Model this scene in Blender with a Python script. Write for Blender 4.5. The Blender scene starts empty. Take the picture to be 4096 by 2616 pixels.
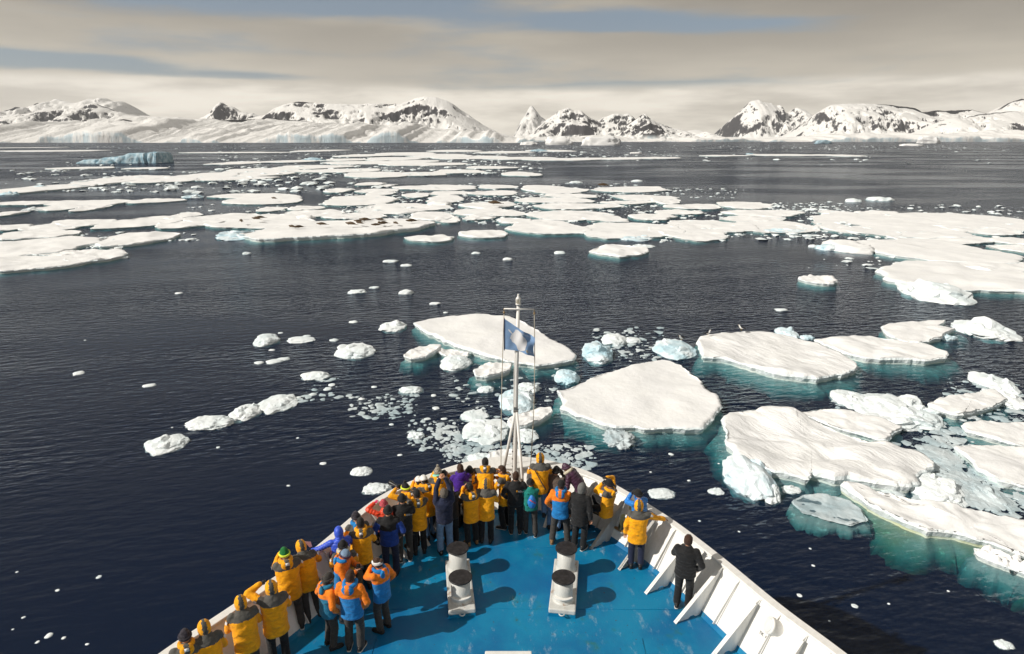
import bpy, bmesh, math, random
import numpy as np
from mathutils import Vector, Matrix
R = math.radians
scene = bpy.context.scene
COL = scene.collection

# ---------------------------------------------------------------- camera
HC, DZ = 16.5, 6.8                 # eye and fore-deck height above the sea
FPX, CX, CY, Y0 = 2560.0, 2048.0, 1308.0, 560.0
TH = math.atan((CY - Y0) / FPX)
cam_d = bpy.data.cameras.new('camera')
cam_d.sensor_width = 36.0
cam_d.lens = 36.0 * FPX / 4096.0
cam_d.clip_start = 0.1
cam_d.clip_end = 60000
cam = bpy.data.objects.new('camera', cam_d)
COL.objects.link(cam)
cam.location = (0, 0, HC)
cam.rotation_euler = (math.pi / 2 - TH, 0, 0)
scene.camera = cam

# ---------------------------------------------------------------- node helpers
class NT:
    def __init__(s, tree):
        s.t = tree; s.n = tree.nodes; s.l = tree.links
    def put(s, sock, v):
        if isinstance(v, bpy.types.NodeSocket): s.l.new(v, sock)
        elif v is not None:
            try: sock.default_value = v
            except Exception: sock.default_value = (v, v, v) if not hasattr(v, '__len__') else (*v, 1.0)
    def new(s, typ, ins=None, **props):
        n = s.n.new(typ)
        for k, v in props.items(): setattr(n, k, v)
        for k, v in (ins or {}).items(): s.put(n.inputs[k], v)
        return n
    def m(s, op, a, b=None, c=None, clamp=False):
        n = s.n.new('ShaderNodeMath'); n.operation = op; n.use_clamp = clamp
        for i, v in enumerate((a, b, c)):
            if v is not None: s.put(n.inputs[i], v)
        return n.outputs[0]
    def vm(s, op, a, b=None, out=0):
        n = s.n.new('ShaderNodeVectorMath'); n.operation = op
        s.put(n.inputs[0], a)
        if b is not None: s.put(n.inputs['Scale'] if op == 'SCALE' else n.inputs[1], b)
        return n.outputs[out]
    def sstep(s, v, a, b, lo=0.0, hi=1.0):
        n = s.n.new('ShaderNodeMapRange'); n.interpolation_type = 'SMOOTHSTEP'
        for k, x in zip(('Value', 'From Min', 'From Max', 'To Min', 'To Max'), (v, a, b, lo, hi)): s.put(n.inputs[k], x)
        return n.outputs[0]
    def mix(s, f, a, b):
        n = s.n.new('ShaderNodeMix'); n.data_type = 'RGBA'
        s.put(n.inputs[0], f); s.put(n.inputs[6], c4(a)); s.put(n.inputs[7], c4(b))
        return n.outputs[2]
    def noise(s, vec, scale, detail=4, rough=.55, dist=0, out=0):
        n = s.new('ShaderNodeTexNoise', {'Vector': vec, 'Scale': scale, 'Detail': detail, 'Roughness': rough, 'Distortion': dist})
        return n.outputs[out]
    def sep(s, v):
        n = s.new('ShaderNodeSeparateXYZ', {0: v}); return n.outputs
    def comb(s, x, y, z):
        return s.new('ShaderNodeCombineXYZ', {0: x, 1: y, 2: z}).outputs[0]
def c4(c):
    if isinstance(c, bpy.types.NodeSocket): return c
    return (c[0], c[1], c[2], 1.0)

# ---------------------------------------------------------------- light
SUNV = Vector((0.94, 0.36, -0.73)).normalized()          # the way the light travels
SUN_EL = math.asin(-SUNV.z)
SUN_AZ = math.atan2(-SUNV.x, -SUNV.y)
world = bpy.data.worlds.new('World'); scene.world = world; world.use_nodes = True
w = NT(world.node_tree); w.n.clear()
sky = w.new('ShaderNodeTexSky', sky_type='NISHITA', sun_disc=False, sun_elevation=SUN_EL, sun_rotation=SUN_AZ,
            altitude=0, air_density=1.0, dust_density=0.6, ozone_density=1.2)
gen = w.new('ShaderNodeTexCoord').outputs['Generated']
d = w.vm('NORMALIZE', gen)
dx, dy, dz = w.sep(d)
az = w.m('ARCTAN2', dx, dy)
zc = w.m('MAXIMUM', dz, 0.0)
zs = w.m('POWER', zc, 0.8)
band = w.comb(dx, dy, w.m('MULTIPLY', zs, 5.5))
n1 = w.noise(w.vm('ADD', band, (3.1, 1.7, 0.55)), 1.7, 6, .58)
n1 = w.m('ADD', w.m('MULTIPLY', w.m('SUBTRACT', n1, .5), 1.5), .5)
n2 = w.noise(w.vm('ADD', band, (9.7, 4.2, 2.3)), 2.2, 4, .5)
n3 = w.noise(w.vm('ADD', band, (1.7, 14.2, 7.3)), 0.8, 2, .5)
# soft cloud sheet; the sky shows blue where it thins out
def patch(px, py, wx, wy, k):
    a0 = math.atan((px * 1.701 - CX) / FPX); e0 = (Y0 - py * 1.701) / FPX
    u = w.m('DIVIDE', w.m('SUBTRACT', az, a0), wx); v = w.m('DIVIDE', w.m('SUBTRACT', dz, e0), wy)
    q = w.m('EXPONENT', w.m('MULTIPLY', w.m('ADD', w.m('MULTIPLY', u, u), w.m('MULTIPLY', v, v)), -1.0))
    return w.m('MULTIPLY', q, k)
thin = w.m('MULTIPLY', w.m('SUBTRACT', n3, .5), .35)
for q in ((520, 40, .19, .024, .46), (900, 62, .22, .018, .42), (240, 22, .12, .012, .34), (1390, 92, .14, .015, .42), (1700, 104, .11, .011, .34), (160, 190, .18, .010, .40), (600, 204, .13, .006, .34), (1500, 219, .13, .006, .38), (1000, 6, .32, .020, .26)):
    thin = w.m('ADD', thin, patch(*q))
cover = w.sstep(w.m('SUBTRACT', n1, thin), .22, .50)
# low bank of cloud draped over the coast, its top a soft uneven line
top = w.m('ADD', .068, w.m('MULTIPLY', w.noise(w.comb(w.m('MULTIPLY', az, 2.6), 2.2, 0), 1.0, 2, .5), .022))
bank = w.sstep(w.m('SUBTRACT', dz, top), -.012, .006, 1.0, 0.0)
cover = w.m('MAXIMUM', cover, bank)
shade = w.m('ADD', w.m('MULTIPLY', w.sstep(n2, .32, .68), .42), w.m('MULTIPLY', w.sstep(dz, .21, .06), .58))
ccol = w.mix(shade, (2.7, 2.45, 2.1), (7.0, 6.35, 5.2))
wisp = w.sstep(w.noise(w.comb(w.m('MULTIPLY', az, 5.0), w.m('MULTIPLY', dz, 30.0), 4.0), 1.0, 4, .55), .32, .66)
ccol = w.mix(bank, ccol, w.mix(wisp, (7.0, 6.4, 5.4), (11.0, 10.2, 8.8)))
blue = w.mix(.6, sky.outputs[0], (1.9, 2.3, 2.8))
bg = w.new('ShaderNodeBackground', {'Color': w.mix(cover, blue, ccol), 'Strength': 0.1})
w.l.new(bg.outputs[0], w.new('ShaderNodeOutputWorld').inputs[0])
sun_d = bpy.data.lights.new('sun', 'SUN'); sun_d.energy = 4.7; sun_d.angle = R(0.53); sun_d.color = (1.0, .95, .87)
sun = bpy.data.objects.new('sun', sun_d); COL.objects.link(sun)
sun.rotation_euler = SUNV.to_track_quat('-Z', 'Y').to_euler(); sun.location = (-60, -20, 60)
scene.view_settings.view_transform = 'Standard'; scene.view_settings.look = 'None'
scene.view_settings.exposure = 0.0; scene.view_settings.gamma = 1.0; scene.view_settings.use_curve_mapping = False
scene.cycles.max_bounces = 5; scene.cycles.diffuse_bounces = 3; scene.cycles.glossy_bounces = 2; scene.cycles.transparent_max_bounces = 10; scene.cycles.caustics_reflective = False
scene.cycles.caustics_refractive = False; scene.cycles.sample_clamp_indirect = 4.0

# ---------------------------------------------------------------- pixel -> place
_cT, _sT = math.cos(TH), math.sin(TH)
def un(x, y, z):
    """where the sight line of photo pixel (x, y) meets the level z"""
    u, v = x - CX, CY - y
    dxx, dyy, dzz = u, _cT * FPX + _sT * v, -_sT * FPX + _cT * v
    t = (z - HC) / dzz
    return Vector((dxx * t, dyy * t, z))
def at(x, y, Y):
    """the point of that sight line at distance Y ahead"""
    u, v = x - CX, CY - y
    dxx, dyy, dzz = u, _cT * FPX + _sT * v, -_sT * FPX + _cT * v
    t = Y / dyy
    return Vector((dxx * t, Y, HC + dzz * t))

# ---------------------------------------------------------------- noise in numpy
def _h(ix, iy, iz, seed):
    n = (ix * 374761393 + iy * 668265263 + iz * 2147483647 % 4294967296 + iz * 1274126177 + seed * 974634777) & 0xFFFFFFFF
    n = ((n ^ (n >> 13)) * 1274126177) & 0xFFFFFFFF
    n = ((n ^ (n >> 16)) * 2246822519) & 0xFFFFFFFF
    return ((n ^ (n >> 15)) & 0xFFFFFF) / 8388608.0 - 1.0
def vnoise(p, seed=0):
    p = np.asarray(p, float)
    if p.shape[-1] == 2: p = np.concatenate([p, np.zeros(p.shape[:-1] + (1,))], -1)
    i = np.floor(p).astype(np.int64); f = p - i; u = f * f * f * (f * (f * 6 - 15) + 10)
    r = 0
    for a in (0, 1):
        for b in (0, 1):
            for c in (0, 1):
                wgt = (u[..., 0] if a else 1 - u[..., 0]) * (u[..., 1] if b else 1 - u[..., 1]) * (u[..., 2] if c else 1 - u[..., 2])
                r = r + wgt * _h(i[..., 0] + a, i[..., 1] + b, i[..., 2] + c, seed)
    return r
def fbm(p, oct=4, seed=0, gain=.5, ridged=False):
    p = np.asarray(p, float); s = 0; a = 1.0; t = 0
    for k in range(oct):
        n = vnoise(p * (2.03 ** k) + 17.3 * k, seed + k * 31)
        s = s + a * ((1 - 2 * np.abs(n)) if ridged else n); t += a; a *= gain
    return s / t

# ---------------------------------------------------------------- object helpers
def tag(o, label=None, cat=None, group=None, kind=None):
    if label: o['label'] = label
    if cat: o['category'] = cat
    if group: o['group'] = group
    if kind: o['kind'] = kind
    return o
def empty(name, loc=(0, 0, 0), rz=0, parent=None):
    o = bpy.data.objects.new(name, None); COL.objects.link(o)
    o.location = loc; o.rotation_euler = (0, 0, rz); o.empty_display_size = .2
    if parent: o.parent = parent
    return o
def mesh(name, v, f, mats, midx=None, smooth=True):
    me = bpy.data.meshes.new(name)
    me.from_pydata([tuple(x) for x in np.asarray(v, float).tolist()], [], [tuple(x) for x in f])
    for m in (mats if isinstance(mats, (list, tuple)) else [mats]): me.materials.append(m)
    if midx is not None: me.polygons.foreach_set('material_index', np.asarray(midx, dtype=np.int32))
    if smooth: me.polygons.foreach_set('use_smooth', np.ones(len(me.polygons), dtype=bool))
    me.update()
    return me
def obj(name, me, parent=None, loc=None):
    o = bpy.data.objects.new(name, me); COL.objects.link(o)
    if parent: o.parent = parent
    if loc is not None: o.location = loc
    return o
class MB:
    """collects simple solids; build() links them as one mesh object"""
    def __init__(s): s.v = []; s.f = []; s.mi = []
    def add(s, v, f, mi=0):
        o = len(s.v); s.v += [tuple(map(float, p)) for p in v]; s.f += [tuple(i + o for i in q) for q in f]; s.mi += [mi] * len(f); return s
    def box(s, x0, x1, y0, y1, z0, z1, mi=0, b=0.0):
        if b <= 0:
            v = [(x, y, z) for x in (x0, x1) for y in (y0, y1) for z in (z0, z1)]
            return s.add(v, [(0, 1, 3, 2), (4, 6, 7, 5), (0, 4, 5, 1), (2, 3, 7, 6), (0, 2, 6, 4), (1, 5, 7, 3)], mi)
        bm = bmesh.new(); bmesh.ops.create_cube(bm, size=1)
        for q in bm.verts: q.co = Vector(((x0 + x1) / 2 + q.co.x * (x1 - x0), (y0 + y1) / 2 + q.co.y * (y1 - y0), (z0 + z1) / 2 + q.co.z * (z1 - z0)))
        bmesh.ops.bevel(bm, geom=bm.edges[:], offset=b, segments=2, affect='EDGES', profile=.5)
        bm.verts.index_update()
        s.add([q.co for q in bm.verts], [[q.index for q in p.verts] for p in bm.faces], mi); bm.free(); return s
    def tube(s, pts, rad, seg=10, mi=0, ry=None, ref=None, caps=True):
        v, f = tube(pts, rad, seg, ry, ref, caps); return s.add(v, f, mi)
    def prism(s, poly, axis_v, mi=0):
        """extrude a 3D polygon along a vector"""
        n = len(poly); p = [Vector(q) for q in poly]; a = Vector(axis_v)
        return s.add([*p, *[q + a for q in p]], [tuple(range(n))[::-1], tuple(range(n, 2 * n))] + [(i, (i + 1) % n, n + (i + 1) % n, n + i) for i in range(n)], mi)
    def build(s, name, mats, parent=None, smooth=False, loc=None):
        return obj(name, mesh(name, s.v, s.f, mats, s.mi, smooth), parent, loc)
def tube(pts, rad, seg=10, ry=None, ref=None, caps=True):
    pts = [np.array(p, float) for p in pts]; n = len(pts)
    rad = [rad] * n if not hasattr(rad, '__len__') else rad
    ry = rad if ry is None else ([ry] * n if not hasattr(ry, '__len__') else ry)
    ref = np.array(ref if ref is not None else (0, 0, 1.0), float)
    v = []; f = []; prev = None
    for i in range(n):
        t = pts[min(i + 1, n - 1)] - pts[max(i - 1, 0)]; t = t / (np.linalg.norm(t) + 1e-9)
        if prev is None:
            a = np.cross(ref, t)
            if np.linalg.norm(a) < 1e-3: a = np.cross((1.0, 0, 0) if abs(t[0]) < .9 else (0, 1.0, 0), t)
        else: a = prev - t * (prev @ t)
        a = a / np.linalg.norm(a); b = np.cross(t, a); prev = a
        for k in range(seg):
            q = 2 * math.pi * k / seg
            v.append(pts[i] + a * math.cos(q) * rad[i] + b * math.sin(q) * ry[i])
    for i in range(n - 1):
        for k in range(seg):
            f.append((i * seg + k, i * seg + (k + 1) % seg, (i + 1) * seg + (k + 1) % seg, (i + 1) * seg + k))
    if caps: f.append(tuple(range(seg))[::-1]); f.append(tuple((n - 1) * seg + k for k in range(seg)))
    return v, f
def lathe(prof, seg=24, axis=(0, 0, 1), org=(0, 0, 0)):
    """profile [(r, h)] turned about an axis"""
    A = Vector(axis).normalized(); q = Vector((0, 0, 1)).rotation_difference(A); o = Vector(org)
    v = []; f = []
    for r, h in prof:
        for k in range(seg):
            t = 2 * math.pi * k / seg
            v.append(o + q @ Vector((r * math.cos(t), r * math.sin(t), h)))
    for i in range(len(prof) - 1):
        for k in range(seg): f.append((i * seg + k, i * seg + (k + 1) % seg, (i + 1) * seg + (k + 1) % seg, (i + 1) * seg + k))
    f.append(tuple(range(seg))[::-1]); f.append(tuple((len(prof) - 1) * seg + k for k in range(seg)))
    return v, f

# ---------------------------------------------------------------- materials
MATS = {}
def mat(name, col, rough=.6, metal=0.0, spec=.4, bump=0.0, bscale=30.0, var=0.0, vscale=8.0, sheen=0.0, coat=0.0):
    if name in MATS: return MATS[name]
    m = bpy.data.materials.new(name); m.use_nodes = True; t = NT(m.node_tree); t.n.clear()
    p = t.new('ShaderNodeBsdfPrincipled', {'Roughness': rough, 'Metallic': metal, 'Specular IOR Level': spec, 'Sheen Weight': sheen, 'Coat Weight': coat})
    co = t.new('ShaderNodeTexCoord').outputs['Object']
    if var:
        nn = t.noise(co, vscale, 5, .6)
        t.put(p.inputs['Base Color'], t.mix(t.sstep(nn, .3, .7), [max(0, c * (1 - var)) for c in col], [min(1, c * (1 + var)) for c in col]))
    else: p.inputs['Base Color'].default_value = c4(col)
    if bump:
        b = t.new('ShaderNodeBump', {'Strength': 1.0, 'Distance': bump, 'Height': t.noise(co, bscale, 4, .6)})
        t.l.new(b.outputs[0], p.inputs['Normal'])
    t.l.new(p.outputs[0], t.new('ShaderNodeOutputMaterial').inputs[0])
    MATS[name] = m
    return m
def white_paint(name, col=(.80, .785, .75), rust=.0):
    m = bpy.data.materials.new(name); m.use_nodes = True; t = NT(m.node_tree); t.n.clear()
    co = t.new('ShaderNodeTexCoord').outputs['Object']
    x, y, z = t.sep(co)
    streak = t.noise(t.comb(t.m('MULTIPLY', x, 9.0), t.m('MULTIPLY', y, 9.0), t.m('MULTIPLY', z, 1.2)), 1.0, 5, .6)
    base = t.mix(t.sstep(streak, .35, .75), col, [c * .86 for c in col])
    if rust:
        r = t.m('MULTIPLY', t.sstep(t.noise(co, 6.0, 6, .65), .66 - rust * .12, .78 - rust * .12), t.sstep(t.noise(co, 1.7, 3, .5), .45, .6))
        base = t.mix(r, base, (.30, .13, .035))
    b = t.new('ShaderNodeBump', {'Strength': 1.0, 'Distance': .003, 'Height': t.noise(co, 14.0, 5, .6)})
    p = t.new('ShaderNodeBsdfPrincipled', {'Base Color': base, 'Roughness': t.sstep(streak, .3, .7, .38, .55), 'Normal': b.outputs[0]})
    t.l.new(p.outputs[0], t.new('ShaderNodeOutputMaterial').inputs[0])
    return m
# ================================================================ sea
def sea_material():
    m = bpy.data.materials.new('sea_water'); m.use_nodes = True; t = NT(m.node_tree); t.n.clear()
    pos = t.new('ShaderNodeNewGeometry').outputs['Position']
    rot = t.new('ShaderNodeVectorRotate', {'Vector': pos, 'Angle': R(-14)}, rotation_type='Z_AXIS').outputs[0]
    def height(p):
        a = t.noise(t.vm('MULTIPLY', p, (.75, 1.9, 0)), 1.0, 1, .5)
        b = t.noise(t.vm('MULTIPLY', p, (2.4, 5.6, 0)), 1.0, 1, .5)
        c = t.noise(t.vm('MULTIPLY', p, (.05, .16, 0)), 1.0, 0, .5)
        return t.m('ADD', t.m('ADD', t.m('MULTIPLY', a, .34), t.m('MULTIPLY', b, .12)), t.m('MULTIPLY', c, .6))
    e = .05
    h0 = height(rot); hx = height(t.vm('ADD', rot, (e, 0, 0))); hy = height(t.vm('ADD', rot, (0, e, 0)))
    # slicks: smoother water in the lee of the pack
    big = t.noise(t.vm('MULTIPLY', pos, (.009, .020, 0)), 1.0, 3, .6)
    amp = t.m('MULTIPLY', t.sstep(big, .40, .58, .12, 1.15), 1.0 / e)
    sx = t.m('MULTIPLY', t.m('SUBTRACT', h0, hx), amp); sy = t.m('MULTIPLY', t.m('SUBTRACT', h0, hy), amp)
    nl = t.vm('NORMALIZE', t.comb(sx, sy, 1.0))
    nw = t.new('ShaderNodeVectorRotate', {'Vector': nl, 'Angle': R(14)}, rotation_type='Z_AXIS').outputs[0]
    fres = t.new('ShaderNodeFresnel', {'IOR': 1.333, 'Normal': nw}).outputs[0]
    fres = t.m('DIVIDE', fres, t.m('ADD', 1.0, t.m('MULTIPLY', fres, .8)))   # wave slopes hold the reflectance of a rough sea down near the horizon
    gl = t.new('ShaderNodeBsdfGlossy', {'Roughness': .13, 'Normal': nw, 'Color': (.9, .95, 1, 1)})
    body = t.new('ShaderNodeBsdfDiffuse', {'Color': (.003, .034, .125, 1)})
    tr = t.new('ShaderNodeBsdfTransparent', {'Color': (.90, .97, .97, 1)})
    under = t.new('ShaderNodeMixShader', {0: .80, 1: body.outputs[0], 2: tr.outputs[0]})
    mixs = t.new('ShaderNodeMixShader', {0: fres, 1: under.outputs[0], 2: gl.outputs[0]})
    vol = t.new('ShaderNodeVolumeAbsorption', {'Color': (.08, .70, .73, 1), 'Density': 1.35})
    out = t.new('ShaderNodeOutputMaterial')
    t.l.new(mixs.outputs[0], out.inputs['Surface']); t.l.new(vol.outputs[0], out.inputs['Volume'])
    return m
M_SEA = sea_material()
M_DEEP = mat('deep_water', (.0012, .004, .013), .9, spec=0)
X, YA, YB, ZB = 13000, -2000, 17000, -30
sv = [(-X, YA, 0), (X, YA, 0), (X, YB, 0), (-X, YB, 0), (-X, YA, ZB), (X, YA, ZB), (X, YB, ZB), (-X, YB, ZB)]
sf = [(0, 1, 2, 3), (4, 7, 6, 5), (0, 4, 5, 1), (1, 5, 6, 2), (2, 6, 7, 3), (3, 7, 4, 0)]
tag(obj('sea_water', mesh('sea_water', sv, sf, [M_SEA, M_DEEP], [0, 1, 1, 1, 1, 1], False)), kind='structure')

# ================================================================ mountains
def mountain_material(name, rock0, rock1, tint):
    m = bpy.data.materials.new(name); m.use_nodes = True; t = NT(m.node_tree); t.n.clear()
    geo = t.new('ShaderNodeNewGeometry'); pos = geo.outputs['Position']
    nz = t.sep(geo.outputs['Normal'])[2]
    big = t.noise(pos, .0045, 4, .6); fine = t.noise(t.vm('MULTIPLY', pos, (1.3, .6, .30)), .024, 6, .74)
    v = t.m('ADD', t.m('ADD', nz, t.m('MULTIPLY', t.m('SUBTRACT', big, .5), 1.5)), t.m('MULTIPLY', t.m('SUBTRACT', fine, .5), 1.35))
    z = t.sep(pos)[2]
    rock = t.m('MULTIPLY', t.sstep(v, rock1, rock0), t.sstep(z, 25, 75))
    ice = t.m('MULTIPLY', t.sstep(t.m('ADD', nz, t.m('MULTIPLY', t.m('SUBTRACT', fine, .5), .8)), .72, .40), t.m('MULTIPLY', t.sstep(z, 110, 60), t.sstep(t.noise(t.vm('MULTIPLY', pos, (1, 1, .3)), .011, 5, .7), .38, .56)))
    snow = t.mix(t.noise(pos, .004, 3), (.80, .79, .77), (.84, .83, .81))
    snow = t.mix(ice, snow, (.52, .62, .67))
    rc = t.mix(t.noise(pos, .02, 5, .7), (.020, .023, .030), (.085, .078, .080))
    b = t.new('ShaderNodeBump', {'Strength': .8, 'Distance': 14.0, 'Height': fine})
    p = t.new('ShaderNodeBsdfPrincipled', {'Base Color': t.mix(rock, snow, rc), 'Roughness': .75, 'Specular IOR Level': .15, 'Normal': b.outputs[0]})
    t.l.new(p.outputs[0], t.new('ShaderNodeOutputMaterial').inputs[0])
    return m
def ridge(name, prof, Y, front, back, step, rough, seed, mt, kind='structure', cliff=0.0, pw=1.3, ridged=.5, smooth_front=0.0, jag=0.0):
    """a mountain wall: its skyline follows prof [(photo x, photo y)] at distance Y, falling to the sea in front and behind"""
    pts = [at(x, y, Y) for x, y in prof]
    xs = np.array([p.x for p in pts]); zs = np.array([max(p.z, 2.0) for p in pts])
    gx = np.arange(xs[0], xs[-1] + step, step)
    prz = np.interp(gx, xs, zs)
    k = np.hanning(7); k /= k.sum()
    prz = np.convolve(np.pad(prz, 3, mode='edge'), k, mode='valid')
    prz = prz + 2.2 * jag * prz.max() * fbm(np.stack([gx / (step * 9), gx * 0], -1), 4, seed + 7) * np.clip(prz / prz.max(), 0, 1)
    edge = np.minimum(gx - gx[0], gx[-1] - gx); prz = prz * np.clip(edge / (step * 8), 0, 1) ** .5
    nf = 56; nb = 10
    tt = np.concatenate([[0, .002, .004], np.linspace(0, 1, nf)[1:] ** .9, 1 + np.linspace(0, 1, nb + 1)[1:]])
    G, T = np.meshgrid(gx, tt)
    PZ = np.broadcast_to(prz, G.shape)
    YY = np.where(T <= 1, Y - front * (1 - T), Y + back * (T - 1))
    shp = np.where(T <= 1, np.clip(T - (.004 if cliff else 0), 0, 1) ** pw, 1 - (T - 1) ** 1.2)
    P = np.stack([G, YY], -1)
    wob = fbm(P / (step * 60), 3, seed + 3)
    YY = YY + wob * front * .16 * np.clip(1 - np.abs(T - 1) * .0, 0, 1) * (T < .999)
    P = np.stack([G, YY], -1)
    rel = fbm(P / (step * 22), 6, seed, .6, True) * ridged + fbm(P / (step * 14), 6, seed + 11, .6) * (1 - ridged)
    env = np.clip(T / .25, 0, 1) * np.clip((1 - T) / .10, 0, 1) * (T < 1)
    Z = PZ * shp + rel * rough * (1.0 if cliff else 1.7) * env * np.sqrt(np.clip(PZ / max(prz.max(), 1), 0, 1))
    Z = np.minimum(Z, PZ * np.where(T < 1, .35 + .65 * T, 1.0) + 4)
    if cliff:
        c = cliff * np.clip(.55 + 1.9 * fbm(np.stack([gx / (step * 16), gx * 0 + seed], -1), 5, seed + 5, .6), .05, 1.5)
        C = np.broadcast_to(c, G.shape)
        Z = Z + C * np.clip(T / .004, 0, 1) * np.clip((1.0 - T) / .5, 0, 1)
    Z[0, :] = -3; Z[-1, :] = -3
    ny, nx = G.shape
    V = np.stack([G, YY, Z], -1).reshape(-1, 3)
    I = np.arange(nx * ny).reshape(ny, nx)
    F = np.stack([I[:-1, :-1], I[:-1, 1:], I[1:, 1:], I[1:, :-1]], -1).reshape(-1, 4)
    return tag(obj(name, mesh(name, V, F.tolist(), mt)), kind=kind)
M_MTN = mountain_material('mountain_snow_rock', .50, .61, 0)
M_MTN2 = mountain_material('mountain_more_rock', .62, .75, 0)
M_SNOWY = mountain_material('mountain_mostly_snow', .44, .54, 0)
M_APRON = mountain_material('glacier_snow', .05, .15, 0)
m1 = lambda L: [(a / 1.764, 300 + b / 1.764) for a, b in L]
m2 = lambda L: [(1300 + a / 1.72, 300 + b / 1.72) for a, b in L]
m3 = lambda L: [(2700 + a / 1.725, 300 + b / 1.725) for a, b in L]
# far left snow peaks behind the dark ridge
ridge('mountain_far_left', m1([(-500, 300), (-200, 270), (0, 262), (60, 245), (110, 218), (180, 250), (260, 205), (330, 190), (400, 172), (450, 190), (560, 195), (650, 168), (700, 178), (750, 164), (800, 190), (860, 185), (900, 205), (960, 260), (1060, 300), (1130, 330)]),
      9200, 1500, 1500, 16, 150, 5, M_SNOWY, jag=.02)
ridge('mountain_left_ridge', m1([(-700, 250), (-300, 262), (-100, 280), (0, 290), (130, 285), (250, 268), (370, 246), (480, 236), (570, 231), (620, 205), (650, 193), (690, 200), (720, 225), (800, 255), (900, 280), (980, 288), (1050, 296), (1120, 330), (1200, 372)]),
      7200, 800, 1300, 12, 150, 21, M_MTN2, pw=1.05, jag=.03)
ridge('mountain_small_peak', m1([(1380, 320), (1440, 295), (1500, 262), (1540, 205), (1565, 200), (1600, 225), (1660, 240), (1720, 262), (1790, 272), (1845, 292), (1900, 330)]),
      7000, 500, 900, 10, 90, 33, M_MTN, jag=.05)
ridge('mountain_massif', m1([(1500, 400), (1700, 330), (1840, 292), (1905, 275), (1930, 240), (2000, 212), (2090, 188), (2200, 192), (2300, 200)]) +
      m2([(60, 196), (300, 200), (520, 198), (600, 172), (640, 158), (700, 150), (770, 154), (840, 178), (890, 205), (940, 240), (985, 268), (1040, 310), (1090, 345), (1150, 372), (1200, 398), (1260, 412), (1340, 440), (1400, 458)]),
      6600, 700, 1500, 11, 135, 47, M_MTN, pw=.75, jag=.012, ridged=.65)
ridge('mountain_centre_peaks', m2([(1330, 448), (1400, 415), (1440, 388), (1500, 335), (1545, 290), (1600, 258), (1640, 240), (1680, 222), (1740, 238), (1790, 275), (1840, 305), (1880, 322), (1930, 290), (1970, 266), (2030, 262), (2080, 253), (2120, 275), (2150, 320), (2220, 330), (2290, 325), (2350, 345), (2420, 370), (2480, 385), (2560, 375), (2640, 400), (2720, 440)]),
      8200, 750, 1200, 12, 170, 61, M_MTN2, pw=.9, jag=.05)
ridge('mountain_dark_cone', m2([(1960, 455), (2020, 412), (2075, 350), (2130, 308), (2170, 276), (2200, 272), (2240, 300), (2290, 345), (2330, 385), (2400, 408), (2440, 392), (2475, 380), (2510, 410), (2560, 425), (2590, 398), (2620, 392), (2660, 430), (2700, 462)]),
      7000, 450, 900, 9, 110, 77, M_MTN2, pw=.95, jag=.04)
ridge('mountain_misty_peak', m2([(1280, 420), (1330, 340), (1380, 270), (1420, 215), (1460, 260), (1500, 300), (1560, 340), (1700, 380)]), 13500, 2200, 1500, 22, 260, 83, M_SNOWY, jag=.05)
ridge('mountain_right_peaks', m3([(340, 455), (390, 378), (425, 285), (470, 235), (525, 182), (600, 176), (650, 180), (700, 210), (745, 245), (790, 262), (820, 232), (860, 240), (915, 272), (960, 310), (1040, 330), (1150, 380)]),
      10500, 1000, 1500, 16, 260, 91, M_MTN, pw=.85, jag=.05)
ridge('mountain_right_dome', m3([(800, 455), (900, 380), (960, 330), (1000, 260), (1070, 206), (1160, 198), (1250, 195), (1350, 196), (1450, 204), (1560, 215), (1660, 228), (1700, 250), (1730, 300), (1800, 345), (1900, 400)]),
      8600, 1000, 1300, 14, 170, 103, M_MTN, pw=.75, jag=.01)
ridge('mountain_far_right', m3([(1600, 330), (1700, 255), (1760, 250), (1900, 245), (2050, 240), (2150, 262), (2260, 228), (2340, 180), (2390, 168), (2440, 172), (2520, 190), (2700, 230), (3000, 300), (3300, 380)]),
      9600, 1100, 1500, 16, 220, 113, M_SNOWY, pw=.8, jag=.02)
ridge('mountain_right_spur', m3([(1500, 452), (1650, 420), (1760, 372), (1850, 318), (1900, 298), (2000, 300), (2100, 272), (2250, 262), (2330, 255), (2408, 262), (2600, 285), (2900, 360), (3200, 420)]),
      7600, 700, 1000, 13, 140, 127, M_MTN, pw=.7, jag=.02)
# snow aprons and the ice cliffs along the shore
ridge('glacier_shore_left', m1([(-900, 380), (-400, 395), (0, 402), (200, 393), (420, 388), (600, 392), (680, 350), (800, 316), (950, 302), (1100, 294), (1200, 300), (1350, 308), (1500, 318), (1700, 315), (1900, 305), (2200, 330)]) + m2([(0, 345), (200, 352), (500, 345), (700, 362), (900, 375), (1060, 396), (1180, 408), (1300, 432), (1390, 455)]),
      5600, 1500, 900, 12, 34, 131, M_APRON, cliff=46, pw=.85, ridged=.2)
ridge('glacier_shore_right', m3([(-700, 448), (-400, 440), (0, 447), (330, 442), (600, 438), (800, 428), (950, 420), (1100, 415), (1300, 422), (1500, 428), (1700, 418), (1900, 402), (2100, 398), (2300, 385), (2500, 372), (2900, 370), (3400, 380)]),
      7400, 1200, 900, 14, 30, 139, M_APRON, cliff=36, pw=.85, ridged=.2)
ridge('glacier_shore_centre', m2([(1320, 452), (1450, 432), (1560, 425), (1700, 428), (1850, 412), (2000, 420), (2150, 440), (2300, 448)]), 6800, 700, 600, 10, 18, 149, M_APRON, cliff=16, pw=.85, ridged=.2)

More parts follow.
